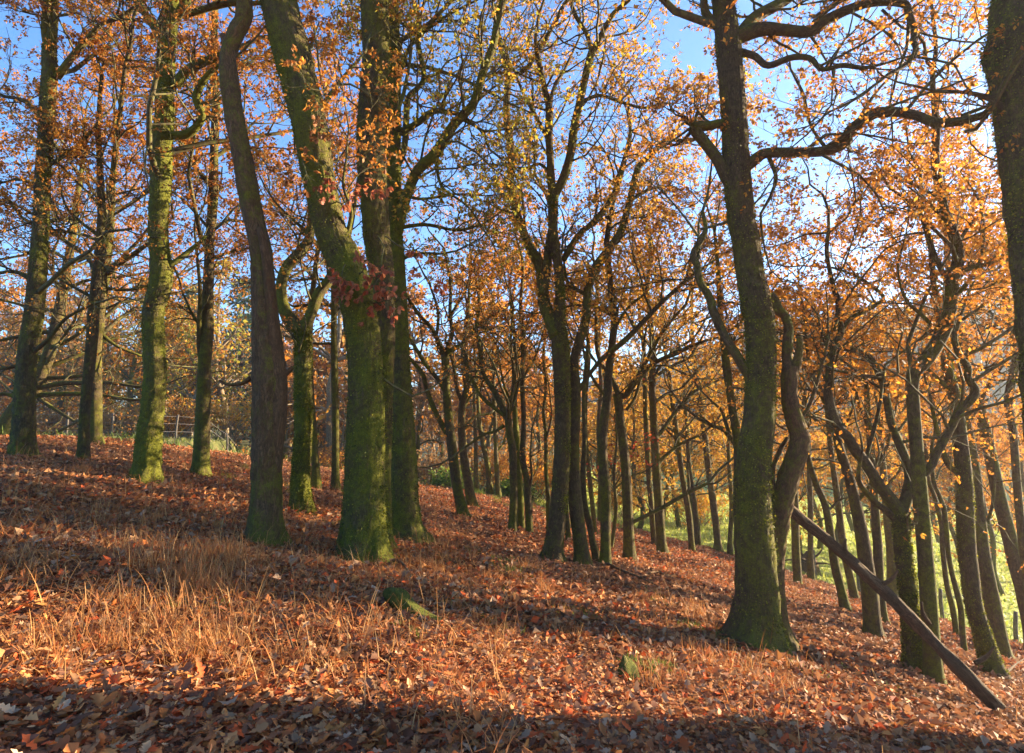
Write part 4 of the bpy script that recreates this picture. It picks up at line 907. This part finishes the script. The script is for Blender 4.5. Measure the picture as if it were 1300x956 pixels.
# upturned roots on the bank
o = on_ground(1026, 722)
rt = empty('root_stump', o, 'upturned root stump with spiky roots on the bank at the meadow edge', 'stump')
g = np.random.default_rng(5)
S = spline(np.array([[*(o + [0, 0, -.15]), .32], [*(o + [.05, 0, .35]), .26], [*(o + [.12, 0, .75]), .1]]), 12)
tube_obj('stump', S[:, :3], S[:, 3], 14, M_LOG, rt, o, lump=.2, seed=8, moss=.1, flare=.4)
for k in range(9):
    a = g.uniform(0, 6.28); D = np.array([[math.cos(a), math.sin(a), g.uniform(-.1, .9)]])
    p, r, dd = grow((o + [0, 0, .35])[None], D, np.array([.06]), np.array([g.uniform(.6, 1.1)]), g, .2, .02)
    tube_obj('root', p[0], r[0], 6, M_LOG, rt, o, lump=.1, seed=k, moss=0)

# ------------------------------------------------------------------ fences
def fence(label, spots, hgt, wires):
    P = []
    for px, d in spots:
        k = ray(px, 538); x = k[0] / k[1] * d; P.append(np.array([x, d, float(ground_z(x, d))]))
    root = empty('fence', P[0], label, 'fence'); o = P[0]; g = np.random.default_rng(abs(int(spots[0][0])) + 3)
    for p in P:
        S = np.array([[*(p - [0, 0, .2]), .05], [*(p + [g.normal(0, .02), 0, hgt * .5]), .05], [*(p + [g.normal(0, .04), 0, hgt]), .045]])
        tube_obj('post', spline(S, 8)[:, :3], spline(S, 8)[:, 3], 8, M_POST, root, o, lump=.05, seed=g.integers(999), moss=0)
    for w in wires:
        q = []
        for a, b in zip(P[:-1], P[1:]):
            for t in np.linspace(0, 1, 5)[:-1]: q.append(a * (1 - t) + b * t + np.array([0, 0, hgt * w - .05 * t * (1 - t)]))
        q.append(P[-1] + np.array([0, 0, hgt * w])); q = np.array(q)
        tube_obj('wire', q, np.full(len(q), .006), 4, M_WIRE, root, o, lump=0, seed=1, moss=0)
fence('old wooden post and wire fence behind the trees at the left', [(-30, 24), (28, 24.5), (85, 25), (142, 25.5), (190, 26), (225, 27), (258, 28), (290, 29), (322, 30.5), (360, 32), (400, 33.5)], 1.15, (.35, .65, .93))
fence('thin post and wire fence on the bank at the meadow edge on the right', [(1000, 24), (1022, 22.5), (1048, 21), (1074, 19.7), (1102, 18.7), (1136, 17.8), (1175, 17), (1215, 16.4), (1262, 15.8), (1320, 15.3)], 1.0, (.4, .9))

# ------------------------------------------------------------------ leaf litter and grasses
def scatter(n, r0, r1, g, a0=-52, a1=54, p=1.):
    r = (g.uniform(0, 1, n) * (r1 ** p - r0 ** p) + r0 ** p) ** (1 / p); a = np.radians(g.uniform(a0, a1, n))
    return r * np.sin(a), r * np.cos(a)

def litter(name, n, r0, r1, lobed, size, seed, p):
    g = np.random.default_rng(seed); x, y = scatter(n, r0, r1, g, p=p)
    s, _, _ = edge_dist(x, y); k = (s < .3 + .5 * vnoise(x, y, 1.2, 5)); x, y = x[k], y[k]; n = len(x)
    z = ground_z(x, y); P = np.stack([x, y, z + g.uniform(.0, .045, n) ** 1.0], -1)
    A = g.normal(0, 1, (n, 3)); A[:, 2] *= .35
    tilt = np.abs(g.normal(0, .32, n))[:, None]
    N_ = np.array([0, 0, 1.]) + g.normal(0, 1, (n, 3)) * tilt
    V, Q, k = leaves(P, A, N_, size * (.45 + 1.1 * g.uniform(0, 1, n) ** 1.6), g, .35, lobed)
    col = pick_cols(PAL['litter'], n, g)
    tint = (.5 + .5 * vnoise(x, y, 1.6, 12))[:, None]
    col[:, :3] = col[:, :3] * (.8 + .4 * tint)
    tan = sstep(-.1, .7, vnoise(x, y, .55, 14) + .35 * vnoise(x, y, 3, 15))[:, None] * .6
    grey = col[:, :3].mean(1, keepdims=True)
    col[:, :3] = col[:, :3] * (1 - tan) + tan * grey * np.array([1.75, 1.0, .5])
    return V, Q, np.repeat(col, k, axis=0), np.concatenate([P])
V, Q, c, _ = litter('a', 66000, 1.5, 6.2, True, .056, 1, 1.35)
o = mesh_obj('leaf_litter', V, Q, M_LITTER, None, True, {'leaf_col': ('FLOAT_COLOR', c)}); tag(o, kind='stuff')
V, Q, c, _ = litter('b', 260000, 5.0, 23, False, .07, 2, 1.15)
o = mesh_obj('leaf_litter', V, Q, M_LITTER, None, False, {'leaf_col': ('FLOAT_COLOR', c)}); tag(o, kind='stuff')

def blades(P, H, g, pal, wid=.004, lean=.5, seg=4):
    n = len(P); az = g.uniform(0, 6.28, n); D = np.stack([np.cos(az), np.sin(az), np.zeros(n)], -1)
    bend = np.abs(g.normal(lean, lean * .6, n)); kink = g.uniform(0, 1, n) < .3
    t = np.linspace(0, 1, seg + 1); side = np.stack([-D[:, 1], D[:, 0], np.zeros(n)], -1)
    V = np.zeros((n, seg + 1, 2, 3)); pos = P.copy(); ang = np.zeros(n) + g.uniform(0, .35, n)
    for i in range(seg + 1):
        w = (wid * g.uniform(.8, 1.2, n) * (1 - .75 * t[i]))[:, None]
        V[:, i, 0] = pos - side * w; V[:, i, 1] = pos + side * w
        ang = ang + bend / seg * (1 + (kink & (i == seg // 2)) * 6)
        pos = pos + (D * np.sin(ang)[:, None] + np.array([0, 0, 1.]) * np.cos(ang)[:, None]) * (H / seg)[:, None]
    i = np.arange(seg)[None, :, None]; o = (np.arange(n) * (seg + 1) * 2)[:, None, None]
    q = (np.stack([i * 2, i * 2 + 1, i * 2 + 3, i * 2 + 2], -1).reshape(1, seg, 4) + o).reshape(-1, 4)
    col = np.repeat(pick_cols(PAL[pal], n, g), (seg + 1) * 2, axis=0)
    return V.reshape(-1, 3), q, col

def tufts(name, spots, g, pal, wid, lean, fac=1.):
    P, H = [], []
    for (px, py, n, sp, h) in spots:
        n = int(n * fac)
        c = hit(px, py); k = max(2, n // 85)
        cx, cy = g.normal(c[0], sp, k), g.normal(c[1], sp, k)
        j = g.integers(0, k, n); x = cx[j] + g.normal(0, min(.09, sp * .4), n); y = cy[j] + g.normal(0, min(.09, sp * .4), n)
        P.append(np.stack([x, y, ground_z(x, y) - .01], -1)); H.append(h * g.uniform(.45, 1.2, n))
    V, q, c = blades(np.vstack(P), np.concatenate(H), g, pal, wid, lean)
    o = mesh_obj(name, V, q, M_STRAW, None, True, {'leaf_col': ('FLOAT_COLOR', c)}); tag(o, kind='stuff')
g = np.random.default_rng(31)
straw = [(255, 720, 900, .22, .26), (225, 745, 700, .25, .24), (215, 800, 600, .2, .2), (240, 840, 500, .16, .18), (160, 720, 500, .3, .22), (30, 735, 350, .25, .22), (60, 800, 300, .25, .2), (100, 850, 260, .2, .16), (20, 850, 200, .15, .18), (130, 690, 400, .4, .2), (300, 830, 300, .15, .16),
         (520, 715, 800, .35, .2), (545, 700, 500, .3, .2), (420, 740, 500, .3, .16), (600, 740, 400, .4, .18), (480, 760, 260, .3, .14), (740, 740, 500, .5, .2), (690, 740, 500, .5, .2), (780, 760, 500, .5, .2), (850, 800, 500, .4, .18), (900, 840, 900, .4, .2), (960, 858, 500, .3, .18), (700, 800, 420, .5, .17), (640, 820, 300, .4, .16), (880, 780, 500, .5, .2), (1000, 850, 400, .4, .16), (340, 780, 200, .3, .15), (840, 860, 400, .2, .18), (80, 640, 700, 1.2, .22), (180, 655, 600, .9, .2), (40, 600, 500, 1.5, .22), (290, 660, 400, .7, .18), (600, 690, 300, .8, .18)]
tufts('dry_grass', straw[:3] + straw[10:11], g, 'straw', .003, .8, 1.2)
tufts('dry_grass', straw[3:10] + straw[11:], g, 'straw', .0028, 1.0, .55)
x, y = scatter(6500, 1.7, 7.5, g, -52, 0, 1.3); k = (.3 + vnoise(x, y, 1.3, 21) - .02 * x) > g.uniform(-.3, .9, len(x)); x, y = x[k], y[k]
x2, y2 = scatter(8000, 4, 17, g, p=1.2); k = (vnoise(x2, y2, .9, 22) + .1) > g.uniform(-.3, .9, len(x2)); x3, y3 = scatter(9000, 5, 17, g, -50, -3, 1.2); x2, y2, k = np.r_[x2, x3], np.r_[y2, y3], np.r_[k, np.ones(len(x3), bool)]; x, y = np.r_[x, x2[k]], np.r_[y, y2[k]]
V, q, c = blades(np.stack([x, y, ground_z(x, y) + .02], -1), g.uniform(.1, .34, len(x)), g, 'straw', .003, 1.7)
o = mesh_obj('flattened_grass', V, q, M_STRAW, None, True, {'leaf_col': ('FLOAT_COLOR', c)}); tag(o, kind='stuff')
green = [(640, 725, 260, .2, .12), (612, 705, 160, .3, .1), (560, 750, 60, .15, .1), (745, 795, 160, .25, .1), (825, 845, 420, .12, .1), (880, 800, 140, .3, .08), (935, 820, 160, .3, .08), (1000, 845, 200, .3, .08), (1080, 850, 120, .3, .07), (505, 800, 60, .1, .08), (270, 790, 80, .1, .1), (280, 735, 70, .1, .1), (620, 790, 90, .2, .09), (430, 660, 200, .6, .1), (700, 770, 120, .3, .09), (545, 700, 120, .3, .1), (850, 770, 120, .4, .1)]
green += [(600, 622, 500, 1.1, .22), (640, 640, 700, 1.2, .22), (690, 655, 600, 1.1, .2), (560, 618, 300, 1.0, .2), (740, 660, 300, 1., .16), (300, 600, 260, .8, .14), (400, 622, 300, .9, .14)]
tufts('green_grass', green, g, 'green', .0045, .6)
# grass along the slope top, the bank and over the field
x, y = scatter(9000, 14, 34, g, -46, 46); s, _, _ = edge_dist(x, y); k = (s > -.6) & (s < 6); x, y = x[k], y[k]
V, q, c = blades(np.stack([x, y, ground_z(x, y)], -1), g.uniform(.08, .32, len(x)), g, 'green', .011, .5, 3)
o = mesh_obj('meadow_grass', V, q, M_STRAW, None, True, {'leaf_col': ('FLOAT_COLOR', c)}); tag(o, kind='stuff')
x, y = scatter(170000, 11, 75, g, -48, 64, 1.15); s, _, _ = edge_dist(x, y); k = (s > 1.2); x, y, s = x[k], y[k], s[k]
dd = np.hypot(x, y)
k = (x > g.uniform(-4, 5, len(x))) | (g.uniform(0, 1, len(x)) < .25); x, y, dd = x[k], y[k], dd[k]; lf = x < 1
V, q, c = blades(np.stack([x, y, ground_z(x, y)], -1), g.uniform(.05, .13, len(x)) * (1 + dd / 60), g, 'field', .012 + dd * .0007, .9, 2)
c = c.reshape(len(x), -1, 4); c[lf, :, :3] *= np.array([.42, .38, .6]); c = c.reshape(-1, 4)  # left blades tinted darker: painted shade, as on the ground below
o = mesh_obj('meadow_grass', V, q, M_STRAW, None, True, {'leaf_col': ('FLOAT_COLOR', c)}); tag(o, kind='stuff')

# ------------------------------------------------------------------ the misty air of the valley
def haze():
    x0, x1, y0, y1, z0, z1 = -195, 385, -46, 340, -24, 58
    V = np.array([(x, y, z) for z in (z0, z1) for y in (y0, y1) for x in (x0, x1)])
    Q = np.array([(0, 2, 3, 1), (4, 5, 7, 6), (0, 1, 5, 4), (2, 6, 7, 3), (0, 4, 6, 2), (1, 3, 7, 5)])
    m, nt, out = new_mat('haze')
    v = nd(nt, 'ShaderNodeVolumePrincipled', {'Color': (.9, .93, 1, 1), 'Density': .0006, 'Anisotropy': .5})
    nt.links.new(v.outputs[0], out.inputs['Volume'])
    o = mesh_obj('haze', V, Q, m, None, False); tag(o, kind='stuff')
haze()

# ------------------------------------------------------------------ light, sky, camera
sd = Vector((math.sin(SUN_AZ) * math.cos(SUN_EL), math.cos(SUN_AZ) * math.cos(SUN_EL), math.sin(SUN_EL)))
L = bpy.data.lights.new('sun', 'SUN'); L.energy = 5.0; L.angle = R(.5); L.color = (1, .80, .55)
so = bpy.data.objects.new('sun', L); C.objects.link(so); so.rotation_euler = sd.to_track_quat('Z', 'Y').to_euler()
w = bpy.data.worlds.new('World'); bpy.context.scene.world = w; w.use_nodes = True
nt = w.node_tree; bg = nt.nodes['Background']
sk = nt.nodes.new('ShaderNodeTexSky'); sk.sky_type = 'NISHITA'; sk.sun_disc = False
sk.sun_elevation = SUN_EL; sk.sun_rotation = SUN_AZ; sk.air_density = 1.0; sk.dust_density = .3; sk.ozone_density = 6.0
nt.links.new(sk.outputs[0], bg.inputs[0]); bg.inputs[1].default_value = .085

sc = bpy.context.scene
cam = bpy.data.cameras.new('camera'); co = bpy.data.objects.new('camera', cam); C.objects.link(co)
cam.sensor_width = 36; cam.sensor_fit = 'HORIZONTAL'; cam.lens = F / 1300 * 36
cam.shift_y = (PY - 478) / 1300; cam.clip_end = 4000; cam.clip_start = .05
co.location = (0, 0, 0); co.rotation_euler = (math.pi / 2 + PITCH, 0, 0); sc.camera = co
sc.view_settings.view_transform = 'Standard'; sc.view_settings.look = 'None'; sc.view_settings.gamma = 1
sc.view_settings.use_curve_mapping = False; sc.view_settings.exposure = 2.5
sc.render.engine = 'CYCLES'
sc.cycles.max_bounces = 5; sc.cycles.diffuse_bounces = 3; sc.cycles.transmission_bounces = 3; sc.cycles.glossy_bounces = 2
sc.cycles.use_denoising = True
